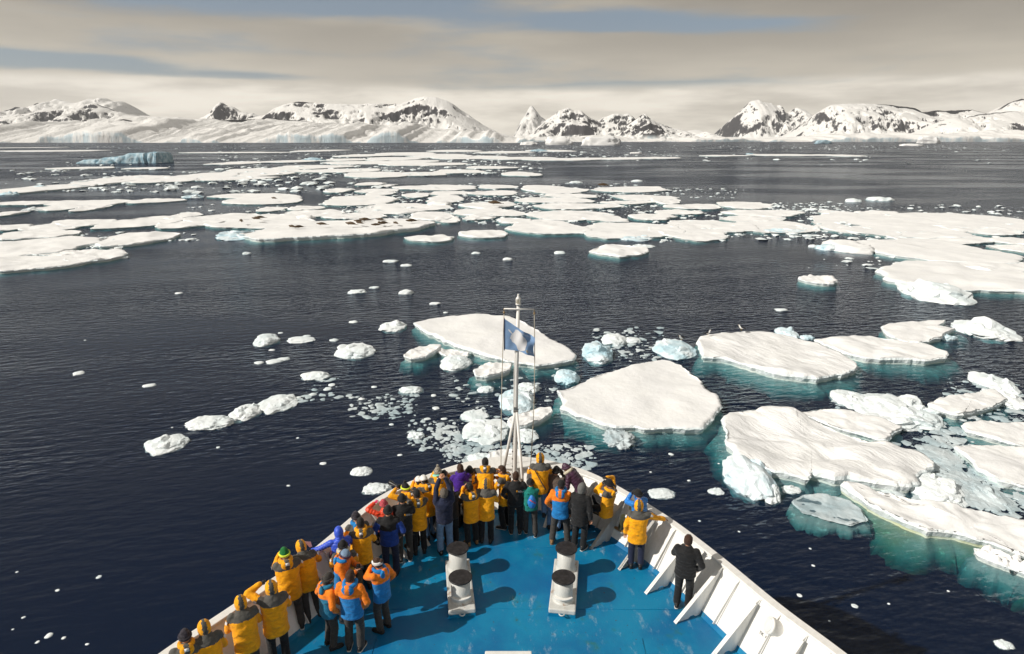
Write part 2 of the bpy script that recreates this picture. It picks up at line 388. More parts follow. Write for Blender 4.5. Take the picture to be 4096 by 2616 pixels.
# the clear but not empty air between here and the coast
hz_m = bpy.data.materials.new('sea_air'); hz_m.use_nodes = True; _t_ = NT(hz_m.node_tree); _t_.n.clear()
_v = _t_.new('ShaderNodeVolumePrincipled', {'Color': (.93, .95, 1.0, 1), 'Density': 2.6e-5, 'Anisotropy': .2})
_t_.l.new(_v.outputs[0], _t_.new('ShaderNodeOutputMaterial').inputs['Volume'])
_m = MB(); _m.box(-X - 50, X + 50, YA - 50, YB + 50, ZB - 2, 1500); tag(_m.build('haze', hz_m), 'thin pale air over the sea and coast', 'haze', None, 'stuff')
scene.cycles.volume_bounces = 0
# ================================================================ ice
def ice_material(name, col0, col1, bscale, bdist, streak=0.0, rough=.7, blue=0.0):
    m = bpy.data.materials.new(name); m.use_nodes = True; t = NT(m.node_tree); t.n.clear()
    pos = t.new('ShaderNodeNewGeometry').outputs['Position']
    a = t.noise(pos, .35, 5, .6); b = t.noise(t.vm('MULTIPLY', pos, (1, 1, 1)), bscale, 5, .62)
    c = t.mix(t.sstep(a, .35, .65), col0, col1)
    h = b
    if streak:   # wind-packed ridges across the snow
        rot = t.new('ShaderNodeVectorRotate', {'Vector': pos, 'Angle': R(-28)}, rotation_type='Z_AXIS').outputs[0]
        s = t.noise(t.vm('MULTIPLY', rot, (2.4, .45, .5)), 1.0, 6, .68)
        h = t.m('ADD', t.m('MULTIPLY', b, .45), t.m('MULTIPLY', s, streak))
    bp = t.new('ShaderNodeBump', {'Strength': 1.0, 'Distance': bdist, 'Height': h})
    p = t.new('ShaderNodeBsdfPrincipled', {'Base Color': c, 'Roughness': rough, 'Specular IOR Level': .25, 'Normal': bp.outputs[0]})
    t.l.new(p.outputs[0], t.new('ShaderNodeOutputMaterial').inputs[0])
    return m
M_SNOW = ice_material('floe_snow', (.80, .80, .80), (.86, .86, .85), 2.2, .05)
M_SNOWR = ice_material('floe_snow_ridged', (.79, .79, .79), (.86, .86, .85), 1.8, .14, 1.0)
M_ICE = ice_material('floe_edge_ice', (.70, .78, .80), (.82, .86, .87), 2.2, .10)
M_BERG = ice_material('blue_berg_ice', (.46, .66, .75), (.78, .85, .88), 1.2, .18, rough=.5)
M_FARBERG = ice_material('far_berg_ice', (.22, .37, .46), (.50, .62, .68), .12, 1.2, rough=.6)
M_SHELF = ice_material('submerged_ice', (.50, .62, .60), (.70, .76, .72), .7, .2)
M_SLUSH = ice_material('melting_ice', (.36, .46, .50), (.58, .64, .66), 1.5, .1, rough=.35)
M_ALGAE = ice_material('algae_stained_ice', (.50, .52, .30), (.66, .74, .64), .25, .2)
K = 1.701
def U(x, y, z=0.0): return un(x * K, y * K, z)
ICE = []
def resample(P, n):
    P = np.asarray(P, float); Q = np.concatenate([P, P[:1]]); sl = np.hypot(*np.diff(Q, axis=0).T); s = np.concatenate([[0], np.cumsum(sl)])
    t = np.linspace(0, s[-1], n, endpoint=False)
    return np.stack([np.interp(t, s, Q[:, 0]), np.interp(t, s, Q[:, 1])], -1), s[-1]
def area(P): x, y = P.T; return .5 * np.sum(x * np.roll(y, -1) - y * np.roll(x, -1))
def floe(name, outline, top=.45, seed=0, n=90, jag=1.0, relief=.06, shelf=0.0, shelf_dir=(-.3, -1), mats=None, sag=0.0, depth=1.0):
    """a floe: outline at snow level, broken edge, snow cover and the foot of ice under water"""
    top *= .88
    P = np.asarray(outline, float)
    if area(P) < 0: P = P[::-1]
    P, per = resample(P, n)
    P = (np.roll(P, 1, 0) + 2 * P + np.roll(P, -1, 0)) / 4
    size = math.sqrt(abs(area(P))); c0 = P.mean(0)
    tn = np.roll(P, -1, 0) - np.roll(P, 1, 0); nr = np.stack([tn[:, 1], -tn[:, 0]], -1); nr /= np.linalg.norm(nr, axis=1)[:, None] + 1e-9
    j = (fbm(P / (size * .20) + seed, 3, seed, .55) + .55 * fbm(P / (size * .045) + seed, 3, seed + 21, .7)) * size * .034 * jag
    P = P + nr * j[:, None]
    base = c0
    rng = np.random.RandomState(seed + 5)
    lip = np.minimum(.16 + .10 * np.abs(fbm(P / .8 + 9, 3, seed + 2)), size * .06)
    rings = []
    sd = np.array(shelf_dir, float); sd /= np.linalg.norm(sd)
    if shelf:
        fac = np.clip(.40 + .75 * (nr @ sd) + 1.3 * fbm(P / (size * .25) + 3, 4, seed + 9, .6), .05, 1.8)
    else: fac = np.full(len(P), .12)
    so = np.maximum(shelf * .45 * fac, .05); depth *= .45
    und = fbm(P / (size * .07) + 5, 4, seed + 4, .65); so_j = 1 + .22 * fbm(P / (size * .05) + 8, 3, seed + 14, .6)
    rings.append((base + (P - base) * .55, np.full(len(P), -depth * 3.6), 2))
    rings.append((P - nr * (size * .09), np.full(len(P), -depth * 3.0), 2))
    rings.append((P + nr * (so * so_j)[:, None], -depth * (2.0 + .7 * und), 2))
    rings.append((P + nr * (so * .5)[:, None], -depth * (.55 + .3 * und), 2))
    und2 = np.minimum(.10 + .16 * np.abs(fbm(P / 1.1 + 2, 3, seed + 12)), size * .05)
    rings.append((P - nr * und2[:, None], np.full(len(P), -.10), 2))
    nj = fbm(np.concatenate([P / .55, np.full((len(P), 1), seed * .7)], 1), 3, seed + 6) * min(.10, size * .02)
    rings.append((P + nr * (nj - und2 * .8)[:, None], np.full(len(P), top * .22), 1))
    rings.append((P + nr * (nj * .6)[:, None], np.full(len(P), top * .72) + nj, 1))
    def hz(Q, e):
        z = top + relief * 3.0 * fbm(Q / (size * .30) + seed, 3, seed + 1, .5) * e
        return z
    Q = P - nr * lip[:, None] * .5; rings.append((Q, hz(Q, .2) - .03, 0))
    for s in ((.975, .94, .89, .83, .76, .68, .60, .51, .42, .33, .24, .15, .06) if n > 70 else (.96, .85, .65, .4, .15)):
        Q = base + (P - base) * s; rings.append((Q, hz(Q, 1.0), 0))
    V = np.concatenate([np.concatenate([q, z[:, None]], 1) for q, z, _ in rings] + [np.array([[*base, hz(base[None], 1.0)[0]]])])
    N = len(P); F = []; MI = []
    for r in range(len(rings) - 1):
        mi = rings[r][2] if rings[r + 1][2] != 0 else (1 if r < 7 else 0)
        for k in range(N):
            F.append((r * N + k, r * N + (k + 1) % N, (r + 1) * N + (k + 1) % N, (r + 1) * N + k)); MI.append(mi)
    for k in range(N): F.append(((len(rings) - 1) * N + k, (len(rings) - 1) * N + (k + 1) % N, len(V) - 1)); MI.append(0)
    V = V - np.array([base[0], base[1], 0])
    me = mesh(name, V, F, mats or [M_SNOW, M_ICE, M_SHELF], MI); me.polygons.foreach_set('use_smooth', np.array(MI) != 1)
    o = obj(name, me); o.location = (base[0], base[1], 0)
    ICE.append(o); return o
_ico = {}
def ico(sub):
    if sub not in _ico:
        bm = bmesh.new(); bmesh.ops.create_icosphere(bm, subdivisions=sub, radius=1); bm.verts.index_update()
        _ico[sub] = (np.array([v.co[:] for v in bm.verts]), [tuple(v.index for v in f.verts) for f in bm.faces]); bm.free()
    return _ico[sub]
def lump_mesh(rx, ry, rz, seed, sub=4, rough=.45, foot=.35, mt=None, boxy=.3, sharp=.5, sink=.25):
    v, f = ico(sub); v = v.copy()
    s = np.sign(v) * np.abs(v) ** (1 - boxy * .55)
    d = 1 + rough * fbm(v * 1.5 + seed, 4, seed, .55) * (1 - sharp) + rough * sharp * (fbm(v * 1.9 + seed * 1.3, 4, seed + 3, .5, True) - .1)
    p = s * d[:, None] * np.array([rx, ry, rz])
    p *= (1 + .10 * fbm(v * 6.5 + seed, 3, seed + 9, .6, True))[:, None]
    up = np.clip(p[:, 2] / rz, -1, 1.6)
    p[:, 2] += rz * .18 * fbm(p[:, :2] / max(rx, ry) * 3 + seed, 3, seed + 5) * (up > 0)
    p[:, 2] -= sink * rz
    under = np.clip(-(p[:, 2]) / (rz * .5) + .12, 0, 1)
    p[:, :2] *= (1 + foot * .45 * under)[:, None]
    low = p[:, 2] < -.02
    p[low, 2] = -.02 + (p[low, 2] + .02) * .45; p[low, :2] *= (1 - .25 * np.clip(-p[low, 2] / (rz * .4), 0, 1))[:, None]
    return mesh('ice_lump', p, f, mt or M_ICE)
def cluster_mesh(rx, ry, h, seed, n, mt=None, base=True, tall=1.0):
    """piled blocks frozen together: broken slabs and knobs on a low foot, one piece"""
    rs = np.random.RandomState(seed); VV = []; FF = []; o_ = 0
    def put(p, f):
        nonlocal o_
        VV.append(p); FF.extend(tuple(i + o_ for i in q) for q in f); o_ += len(p)
    v0, f0 = ico(3)
    if base:
        v, f = ico(4); d = 1 + .30 * fbm(v * 2.2 + seed, 4, seed); p = v * d[:, None] * np.array([rx, ry, h * .42]); p[:, 2] += h * .02; put(p, f)
    for k in range(n):
        a = rs.uniform(0, 6.28); r = math.sqrt(rs.rand()) * .80; sz = rs.uniform(.16, .46) * (1.15 - .6 * r); hh = h * (1.0 - .72 * r) * rs.uniform(.45, 1.0) * tall
        # an angular block: the ball cut by a dozen random planes, then roughened
        N_ = rs.normal(size=(11, 3)); N_ /= np.linalg.norm(N_, axis=1)[:, None]; D_ = rs.uniform(.52, .95, 11)
        q = v0 @ N_.T; lim = np.where(q > .05, D_ / np.maximum(q, .05), 9.0).min(1); p = v0 * np.minimum(lim, 1.05)[:, None]
        p = p * (1 + .12 * fbm(v0 * 3.5 + k * 3 + seed, 4, seed + k, .65))[:, None]
        p = p * np.array([rx * sz * rs.uniform(.8, 1.5), max(ry * sz, rx * sz * .5), hh * .62]); p = p @ rotz(rs.uniform(0, 3.14)).T @ rotx(rs.uniform(-.35, .35)).T @ roty(rs.uniform(-.35, .35)).T
        put(p + np.array([rx * r * math.cos(a), ry * r * math.sin(a), hh * .36]), f0)
    V = np.concatenate(VV); V[:, 2] = np.maximum(V[:, 2], -.45 * h)
    return mesh('ice_block', V, FF, mt or M_ICE, None, False)
def rotx(a): return np.array([[1, 0, 0], [0, math.cos(a), -math.sin(a)], [0, math.sin(a), math.cos(a)]])
def roty(a): return np.array([[math.cos(a), 0, math.sin(a)], [0, 1, 0], [-math.sin(a), 0, math.cos(a)]])
def rotz(a): return np.array([[math.cos(a), -math.sin(a), 0], [math.sin(a), math.cos(a), 0], [0, 0, 1]])
def lump(name, x0, x1, yt, yb, seed, sub=5, mt=None, rz=None, ry=None, **kw):
    """a rounded or jagged piece of ice standing between photo columns x0..x1, its waterline at row yb, its top at yt"""
    g = U((x0 + x1) / 2, yb); rx = (U(x1, yb) - U(x0, yb)).length / 2
    yy = ry or rx * .72
    e = at((x0 + x1) / 2 * K, yt * K, g.y + yy * 1.0).z
    h = (rz * .52 if rz else min(max(e * .62, rx * .14), rx * .42))
    pc = kw.pop('pieces', 0); tall = kw.pop('tall', 1.0)
    o = obj(name, cluster_mesh(rx * .95, yy, h / .8, seed, pc, mt, True, tall) if pc else lump_mesh(rx * .92, yy, h / .85, seed, sub, mt=mt, **kw), None, (g.x, g.y + yy * .8, 0))
    ICE.append(o); return o
def F2W(pts, z): return [tuple(U(x, y, z)[:2]) for x, y in pts]

# ---- the large floes round the bow, each one of its own shape
RIDGED = [M_SNOWR, M_ICE, M_SHELF]
def bigfloe(label, pts, top=.45, name='ice_floe', **kw):
    return tag(floe(name, F2W(pts, top), top, **kw), label, 'ice floe')
bigfloe('large flat white ice floe directly behind the flag mast', [(976, 757), (1000, 748), (1060, 740), (1120, 736), (1185, 741), (1230, 752), (1262, 772), (1296, 795), (1330, 812), (1356, 830), (1352, 843), (1320, 848), (1260, 855), (1225, 852), (1190, 846), (1140, 833), (1100, 818), (1050, 800), (1010, 783), (985, 770)], .5, seed=1, n=170, shelf=1.3)
bigfloe('broad smooth fan-shaped ice floe just ahead of the bow, right of the mast', [(1308, 913), (1340, 908), (1375, 892), (1400, 880), (1430, 872), (1470, 860), (1510, 848), (1560, 843), (1590, 848), (1625, 870), (1650, 895), (1668, 915), (1690, 935), (1697, 952), (1685, 965), (1675, 985), (1650, 1003), (1610, 1006), (1560, 1003), (1490, 998), (1430, 996), (1390, 985), (1350, 970), (1315, 955), (1322, 945), (1312, 930)], .5, seed=2, n=200, shelf=1.5, shelf_dir=(-.8, -.6))
bigfloe('long rough-topped floe with a wide turquoise foot and gulls on its far edge', [(1640, 790), (1680, 783), (1745, 775), (1810, 779), (1870, 790), (1930, 808), (1975, 828), (2010, 848), (2020, 862), (1990, 872), (1945, 882), (1920, 886), (1870, 880), (1800, 868), (1730, 845), (1690, 838), (1650, 835), (1640, 810)], .6, seed=3, n=180, shelf=2.3, mats=RIDGED, relief=.12)
bigfloe('leaf-shaped floe lying just behind the long rough-topped floe', [(1915, 795), (1960, 790), (2040, 788), (2110, 795), (2180, 805), (2235, 825), (2230, 838), (2180, 842), (2100, 840), (2040, 838), (1990, 828), (1950, 812)], .6, seed=4, n=130, shelf=2.0, shelf_dir=(.3, -1), relief=.1)
bigfloe('notched floe with a broken right edge beyond the leaf-shaped floe', [(2067, 765), (2100, 758), (2190, 750), (2228, 752), (2205, 765), (2250, 770), (2215, 790), (2165, 803), (2120, 798), (2085, 785)], .5, seed=5, n=120, shelf=2.2, shelf_dir=(.9, -.5))
bigfloe('big floe with long snow ridges on the right, behind the sculpted blue ice', [(1697, 975), (1720, 965), (1760, 958), (1805, 952), (1850, 958), (1900, 978), (1990, 1015), (2060, 1035), (2120, 1050), (2180, 1068), (2203, 1085), (2190, 1100), (2165, 1108), (2165, 1130), (2110, 1138), (2060, 1132), (1990, 1118), (1950, 1113), (1910, 1105), (1900, 1118), (1860, 1108), (1800, 1095), (1760, 1080), (1725, 1060), (1700, 1035), (1705, 1010), (1697, 990)], .6, seed=6, n=220, shelf=1.7, shelf_dir=(-.8, -.6), mats=RIDGED, relief=.16, depth=1.1)
bigfloe('smooth floe wedged behind the big ridged floe', [(1875, 965), (1930, 957), (2000, 965), (2070, 980), (2130, 1002), (2100, 1015), (2088, 1031), (2064, 1029), (1990, 1008), (1930, 986)], .45, seed=7, n=130, shelf=.5)
bigfloe('pale floe to the right of the heaped rubble ice', [(2180, 945), (2230, 930), (2300, 920), (2340, 912), (2372, 935), (2345, 950), (2300, 962), (2250, 972), (2210, 960)], .5, seed=8, n=120, shelf=1.4, shelf_dir=(.4, -1))
bigfloe('narrow floe at the right edge below the rubble ice', [(2260, 995), (2310, 985), (2408, 990), (2490, 1000), (2500, 1060), (2408, 1045), (2330, 1025), (2275, 1010)], .45, seed=9, n=120, shelf=.8)
bigfloe('wide floe cut by the right edge above the slush channel', [(2245, 1045), (2300, 1040), (2408, 1045), (2520, 1065), (2540, 1180), (2408, 1140), (2350, 1125), (2300, 1100), (2280, 1075)], .45, seed=10, n=130, shelf=.6)
bigfloe('long tapering floe at lower right with yellow stained ice at its foot', [(1970, 1130), (2000, 1128), (2050, 1145), (2120, 1160), (2200, 1180), (2300, 1195), (2408, 1220), (2560, 1260), (2560, 1370), (2408, 1295), (2330, 1265), (2250, 1245), (2180, 1240), (2120, 1215), (2060, 1185), (2010, 1155)], .6, seed=11, n=180, shelf=2.2, shelf_dir=(-.5, -.9), relief=.12, depth=1.1, mats=[M_SNOW, M_ICE, M_ALGAE])
bigfloe('low smooth hump of ice at the lower right edge', [(2290, 1283), (2330, 1285), (2408, 1312), (2480, 1345), (2470, 1372), (2400, 1338), (2340, 1318), (2300, 1302)], .35, seed=12, n=90, shelf=1.2, relief=.2)
bigfloe('half-sunken greyish slab of melting ice below the ridged floe', [(1858, 1178), (1890, 1163), (1935, 1160), (1985, 1172), (2025, 1195), (2040, 1222), (2000, 1236), (1940, 1222), (1885, 1205)], .06, seed=13, n=110, shelf=.9, mats=[M_SLUSH, M_SLUSH, M_SHELF], relief=.05, depth=.5)
bigfloe('small oval floe behind the tripod of the mast', [(1190, 985), (1230, 965), (1270, 953), (1298, 955), (1300, 965), (1270, 985), (1230, 998), (1200, 1002)], .45, seed=14, n=100, shelf=.5)
bigfloe('curved white floe to the left of the mast under the big flat floe', [(1112, 866), (1140, 852), (1170, 850), (1207, 851), (1200, 866), (1170, 876), (1145, 882), (1118, 880)], .5, seed=15, n=90, shelf=1.2)
bigfloe('small floe touching the near left edge of the big flat floe', [(945, 832), (985, 812), (1040, 808), (1030, 820), (1000, 836), (965, 840)], .45, seed=16, n=90, shelf=1.0)
bigfloe('thin flat pan of ice between two floes left of the flag', [(1022, 824), (1060, 818), (1105, 828), (1100, 836), (1055, 838)], .25, seed=17, n=80, shelf=.6)
bigfloe('flat square cake of ice nearest the bow, behind the mast foot', [(1148, 1063), (1182, 1055), (1228, 1058), (1225, 1082), (1180, 1088), (1150, 1080)], .35, seed=18, n=80, shelf=.4)
# ---- standing pieces of ice with their own shapes
def berg(label, *a, name='ice_block', cat='ice block', **kw): return tag(lump(name, *a, **kw), label, cat)
berg('tall sculpted blue-white ice block in front of the ridged floe', 1728, 1845, 1088, 1172, 201, sub=5, mt=M_BERG, rough=.75, foot=.6, sharp=.75, pieces=9, rz=2.9, ry=2.0)
berg('white lobe of ice leaning against the sculpted block', 1790, 1848, 1118, 1178, 209, sub=4, mt=M_ICE, rough=.5, foot=.5, pieces=4, rz=1.7, ry=1.2)
berg('chunk of ice drifting beside the sculpted block toward the half-sunken slab', 1842, 1890, 1138, 1160, 202, mt=M_ICE, rough=.5, pieces=4)
berg('heaped rubble ice ridge between the wedged floe and the pale floe', 2062, 2256, 945, 1008, 203, sub=5, rough=.7, foot=.15, sharp=.7, pieces=26, rz=1.7, ry=2.8)
berg('rubble blocks at the upper left end of the heaped ridge', 1975, 2062, 934, 958, 204, sub=4, rough=.7, pieces=12, rz=1.3, ry=1.5)
berg('left half of the arched blue ice with a cave', 1372, 1452, 790, 852, 205, sub=5, mt=M_BERG, rough=.6, foot=.4, pieces=9, rz=2.4, ry=2.2)
berg('flat-topped ice block at the back of the arched blue ice', 1418, 1478, 780, 812, 206, sub=4, mt=M_ICE, rough=.4, boxy=.6, pieces=4, rz=1.8, ry=1.4)
berg('small cube of ice to the right of the arched ice', 1470, 1508, 785, 806, 207, sub=4, mt=M_ICE, rough=.35, boxy=.8)
berg('blue-white ice block at the left tip of the long rough-topped floe', 1545, 1645, 795, 840, 208, sub=5, mt=M_BERG, rough=.6, foot=.4, pieces=10, rz=2.0, ry=2.2)
berg('chunky snow-topped block floating left of the fan-shaped floe', 1306, 1366, 866, 902, 211, mt=M_BERG, rough=.6, foot=.5, pieces=8, rz=1.6, ry=1.3)
berg('rough white ice block below the thin flat pan of ice', 1030, 1104, 839, 868, 212, mt=M_ICE, rough=.55, foot=.45, pieces=7, rz=1.5, ry=1.5)
berg('rounded white ice lump left of the mast at mid height', 1122, 1162, 900, 922, 213, mt=M_ICE, rough=.35)
berg('wedge of ice behind the mast beside the right halyard', 1212, 1268, 894, 921, 214, mt=M_ICE, rough=.5)
berg('blue-hollowed block crossing behind the mast', 1168, 1262, 922, 968, 215, sub=5, mt=M_BERG, rough=.6, foot=.35, pieces=9, rz=1.7, ry=1.8)
berg('white rubble floe with a wide green foot below the mast tripod', 1082, 1200, 1010, 1040, 216, sub=5, rough=.6, foot=.9, pieces=14, rz=.9, ry=1.7)
berg('jagged white piece right of the tripod legs', 1205, 1270, 1014, 1040, 217, rough=.7, foot=.4, pieces=7, rz=.7, ry=1.0)
berg('angular clear-edged ice piece close ahead of the bow on the left', 1104, 1165, 1052, 1088, 218, rough=.5, boxy=.5, foot=.3, rz=.45)
berg('glassy star-shaped piece of clear ice below the fan-shaped floe', 1432, 1490, 1012, 1046, 219, mt=M_SLUSH, rough=.9, sharp=.9, foot=.2, ry=.8, rz=.35)
berg('craggy white ice block left of the big flat floe, far from the rest', 884, 952, 755, 779, 220, rough=.7, foot=.5, pieces=8, rz=1.3, ry=1.5)
berg('white block with a tilted top in open water left of the mast', 585, 645, 783, 812, 221, rough=.6, foot=.5, boxy=.6, pieces=4, rz=1.7, ry=1.4)
berg('ragged cluster of ice right of the tilted block', 665, 735, 787, 806, 222, rough=.7, foot=.3, pieces=9)
berg('wing-shaped floating ice left of the small touching floe', 782, 872, 812, 842, 223, rough=.7, foot=.5, pieces=7, rz=1.2, ry=1.9)
berg('snow mound on a pale foot, left centre of the open water', 700, 774, 860, 893, 224, rough=.6, foot=.6, pieces=6)
berg('boxy snow-topped piece at the right end of the string of three', 592, 682, 932, 968, 225, rough=.45, boxy=.7, foot=.5, pieces=5, rz=1.0, ry=1.5)
berg('rounded snow hump in the middle of the string of three', 528, 598, 953, 987, 226, rough=.5, foot=.5, pieces=7, rz=1.1, ry=1.3)
berg('long low bar of ice at the left end of the string of three', 428, 535, 977, 1008, 227, rough=.45, foot=.25, rz=.5, ry=.9)
berg('solitary snow-capped ice piece alone in dark water at lower left', 320, 424, 1040, 1065, 228, rough=.55, foot=.45, pieces=8, rz=.9, ry=1.2)
berg('sloping ice piece with a pale foot left of the halyards', 934, 990, 906, 924, 229, rough=.5, foot=.6)
berg('peaked ice piece by the drifting brash left of the mast', 958, 998, 1006, 1031, 230, rough=.5, foot=.3)
berg('small oval ice cake between the bow and the solitary piece', 822, 872, 1098, 1116, 231, rough=.3, foot=.3)
berg('flat splintered ice left of the tripod foot', 1080, 1150, 970, 990, 232, rough=.8, sharp=.8, foot=.3, pieces=5, rz=.5, ry=.9)
berg('white crag of ice near the starboard bulwark', 1668, 1708, 1138, 1163, 233, rough=.6, foot=.2, pieces=6)
berg('thin pale sliver of ice just off the starboard bow', 1528, 1588, 1156, 1170, 234, rough=.4, rz=.10, foot=.2)
berg('pair of melting lumps touching the port bow rail', 852, 912, 1140, 1158, 235, rough=.6, foot=.4)
berg('peaked ice wedge standing alone behind the right-hand floes', 2172, 2328, 678, 712, 236, sub=5, rough=.6, foot=.3, pieces=9, rz=3.6, ry=4.5)
berg('jagged ice heap at the far right edge level with the flag', 2300, 2420, 765, 800, 237, sub=5, rough=.8, foot=.4, pieces=14, rz=2.4, ry=3.0)
berg('blue rubble at the back edge of the long rough-topped floe', 1838, 1886, 776, 796, 238, mt=M_BERG, rough=.7, pieces=7, rz=1.5, ry=1.5)
berg('white knob of ice between the rough-topped and leaf-shaped floes', 1886, 1918, 784, 798, 239, mt=M_BERG, rough=.5)
berg('rubble pile in the slush channel at right', 2178, 2302, 1148, 1190, 240, sub=5, mt=M_ICE, rough=.8, sharp=.7, pieces=16, rz=1.3, ry=1.8)
berg('small broken block at the right end of the ridged floe', 2140, 2180, 1110, 1140, 241, rough=.6)
berg('knobbly ice at the right edge of the slush channel', 2330, 2400, 1165, 1195, 242, mt=M_SLUSH, rough=.8, pieces=8, rz=.9, ry=1.2)
berg('piled blocks at the upper right corner of the near ice', 2335, 2420, 890, 925, 243, sub=5, rough=.7, pieces=12, rz=1.4, ry=2.0)
berg('white blocks on the right edge beside the pale floe', 2362, 2440, 925, 962, 244, sub=5, rough=.7, pieces=12, rz=1.3, ry=1.8)
berg('broken pieces inside the slush channel by the wide floe', 2190, 2280, 1070, 1092, 245, mt=M_SLUSH, rough=.7, pieces=9, rz=.6, ry=1.2)
berg('lumpy ice foot hanging on the right of the notched floe', 2212, 2254, 782, 800, 246, mt=M_BERG, rough=.6)
berg('small ice bit far from others at lower right corner', 2350, 2388, 1508, 1525, 247, rough=.5)
# ================================================================ ship
ship = tag(empty('ship', (0, 12, DZ)), 'white-railed bow of a ship with a blue painted deck and a flag mast', 'ship')
SO = Vector((0, 12, DZ))
def SL(p): return Vector(p) - SO                    # world -> ship local
M_WHITE = white_paint('ship_white_paint')
M_WHITER = white_paint('ship_white_paint_rusty', (.60, .60, .57), 1.0)
M_HULL = mat('hull_navy_paint', (.012, .03, .09), .4, var=.2)
M_BLACK = mat('black_deck_gear', (.012, .012, .013), .35, var=.4, bump=.002)
M_BLACKCAP = mat('worn_black_paint', (.022, .02, .021), .55, var=.5, vscale=14, bump=.002)
M_STEEL = mat('bare_steel', (.35, .33, .30), .4, .8, var=.3)
def deck_material(name, base):
    m = bpy.data.materials.new(name); m.use_nodes = True; t = NT(m.node_tree); t.n.clear()
    co = t.new('ShaderNodeTexCoord').outputs['Object']
    big = t.noise(co, .55, 5, .6); med = t.noise(co, 2.3, 6, .62); fine = t.noise(co, 26, 3, .6)
    c = t.mix(t.sstep(big, .35, .65), [base[0], base[1] * .72, base[2] * .84], [base[0] * 1.4, base[1] * 1.2, base[2] * 1.08])
    green = t.m('MULTIPLY', t.sstep(med, .52, .72), t.sstep(t.noise(co, .8, 3, .5), .48, .62))
    c = t.mix(t.m('MULTIPLY', green, .85), c, (.02, .14, .14))
    x, y, z = t.sep(co)
    scuff = t.m('MULTIPLY', t.sstep(t.noise(t.comb(t.m('MULTIPLY', x, 3.2), t.m('MULTIPLY', y, 1.5), 0), 1.0, 8, .72), .55, .72), t.sstep(t.noise(co, .45, 3, .5), .42, .58))
    c = t.mix(t.m('MULTIPLY', scuff, .85), c, (.30, .40, .48))
    spots = t.m('MULTIPLY', t.sstep(t.noise(co, 9.0, 2, .5), .71, .745), t.sstep(big, .35, .55))
    c = t.mix(t.m('MULTIPLY', spots, .8), c, (.07, .045, .02))
    b = t.new('ShaderNodeBump', {'Strength': 1.0, 'Distance': .006, 'Height': t.m('ADD', t.m('MULTIPLY', med, .8), t.m('MULTIPLY', fine, .35))})
    p = t.new('ShaderNodeBsdfPrincipled', {'Base Color': c, 'Roughness': t.sstep(med, .3, .7, .34, .58), 'Specular IOR Level': .4, 'Normal': b.outputs[0]})
    t.l.new(p.outputs[0], t.new('ShaderNodeOutputMaterial').inputs[0])
    return m
M_DECK = deck_material('blue_deck_paint', (.0025, .165, .345))
HB = 1.05
_top = [(7.6, 5.2), (6.75, 7.3), (5.87, 9.15), (5.2, 10.4), (4.41, 12.15), (3.59, 13.65), (2.35, 15.3), (1.34, 16.0), (.08, 16.35), (-1.17, 16.1), (-2.33, 15.35), (-3.44, 14.2), (-4.45, 12.0), (-5.5, 10.25), (-6.2, 9.15), (-7.1, 7.3), (-7.9, 5.2)]
def catmull(P, m):
    P = np.asarray(P, float); out = []
    Q = np.concatenate([2 * P[:1] - P[1:2], P, 2 * P[-1:] - P[-2:-1]])
    for i in range(1, len(Q) - 2):
        for k in range(m):
            t = k / m; a, b, c, d_ = Q[i - 1], Q[i], Q[i + 1], Q[i + 2]
            out.append(.5 * ((2 * b) + (c - a) * t + (2 * a - 5 * b + 4 * c - d_) * t * t + (3 * b - a - 3 * c + d_) * t ** 3))
    out.append(P[-1]); return np.array(out)
TOP = catmull(_top, 12)                       # outer edge of the rail, starboard -> bow -> port
for _ in range(3): TOP[1:-1] = (TOP[:-2] + 2 * TOP[1:-1] + TOP[2:]) / 4
_s = np.concatenate([[0], np.cumsum(np.hypot(*np.diff(TOP, axis=0).T))])
TOP = np.stack([np.interp(np.linspace(0, _s[-1], 240), _s, TOP[:, i]) for i in (0, 1)], -1)
_t = np.gradient(TOP, axis=0); _t /= np.linalg.norm(_t, axis=1)[:, None]
OUT = np.stack([_t[:, 1], -_t[:, 0]], -1)     # outward
bowf = np.exp(-(TOP[:, 0] / 1.7) ** 2) * (TOP[:, 1] > 14)
CAPW = .16 + .50 * bowf ** 1.5                # the rail widens to a plate at the stem
INN = TOP - OUT * CAPW[:, None]
BASE = TOP - OUT * (.16 + .56 + .45 * bowf)[:, None]
NS = len(TOP)
ZT = HB + .06 * bowf
def strip(rows, mats, name, parent, mis=None, closed=False, smooth=True):
    """skin rows of [N,3] world points"""
    V = np.concatenate(rows) - np.array(SO); n = len(rows[0]); F = []; MI = []
    R_ = len(rows)
    for r in range(R_ if closed else R_ - 1):
        for k in range(n - 1):
            a, b = r, (r + 1) % R_
            F.append((a * n + k, a * n + k + 1, b * n + k + 1, b * n + k)); MI.append(mis[r] if mis else 0)
    return obj(name, mesh(name, V, F, mats, MI, smooth), parent)
def lv(P, z): return np.concatenate([P, np.broadcast_to(np.asarray(z, float), (len(P),))[:, None] + DZ], 1)
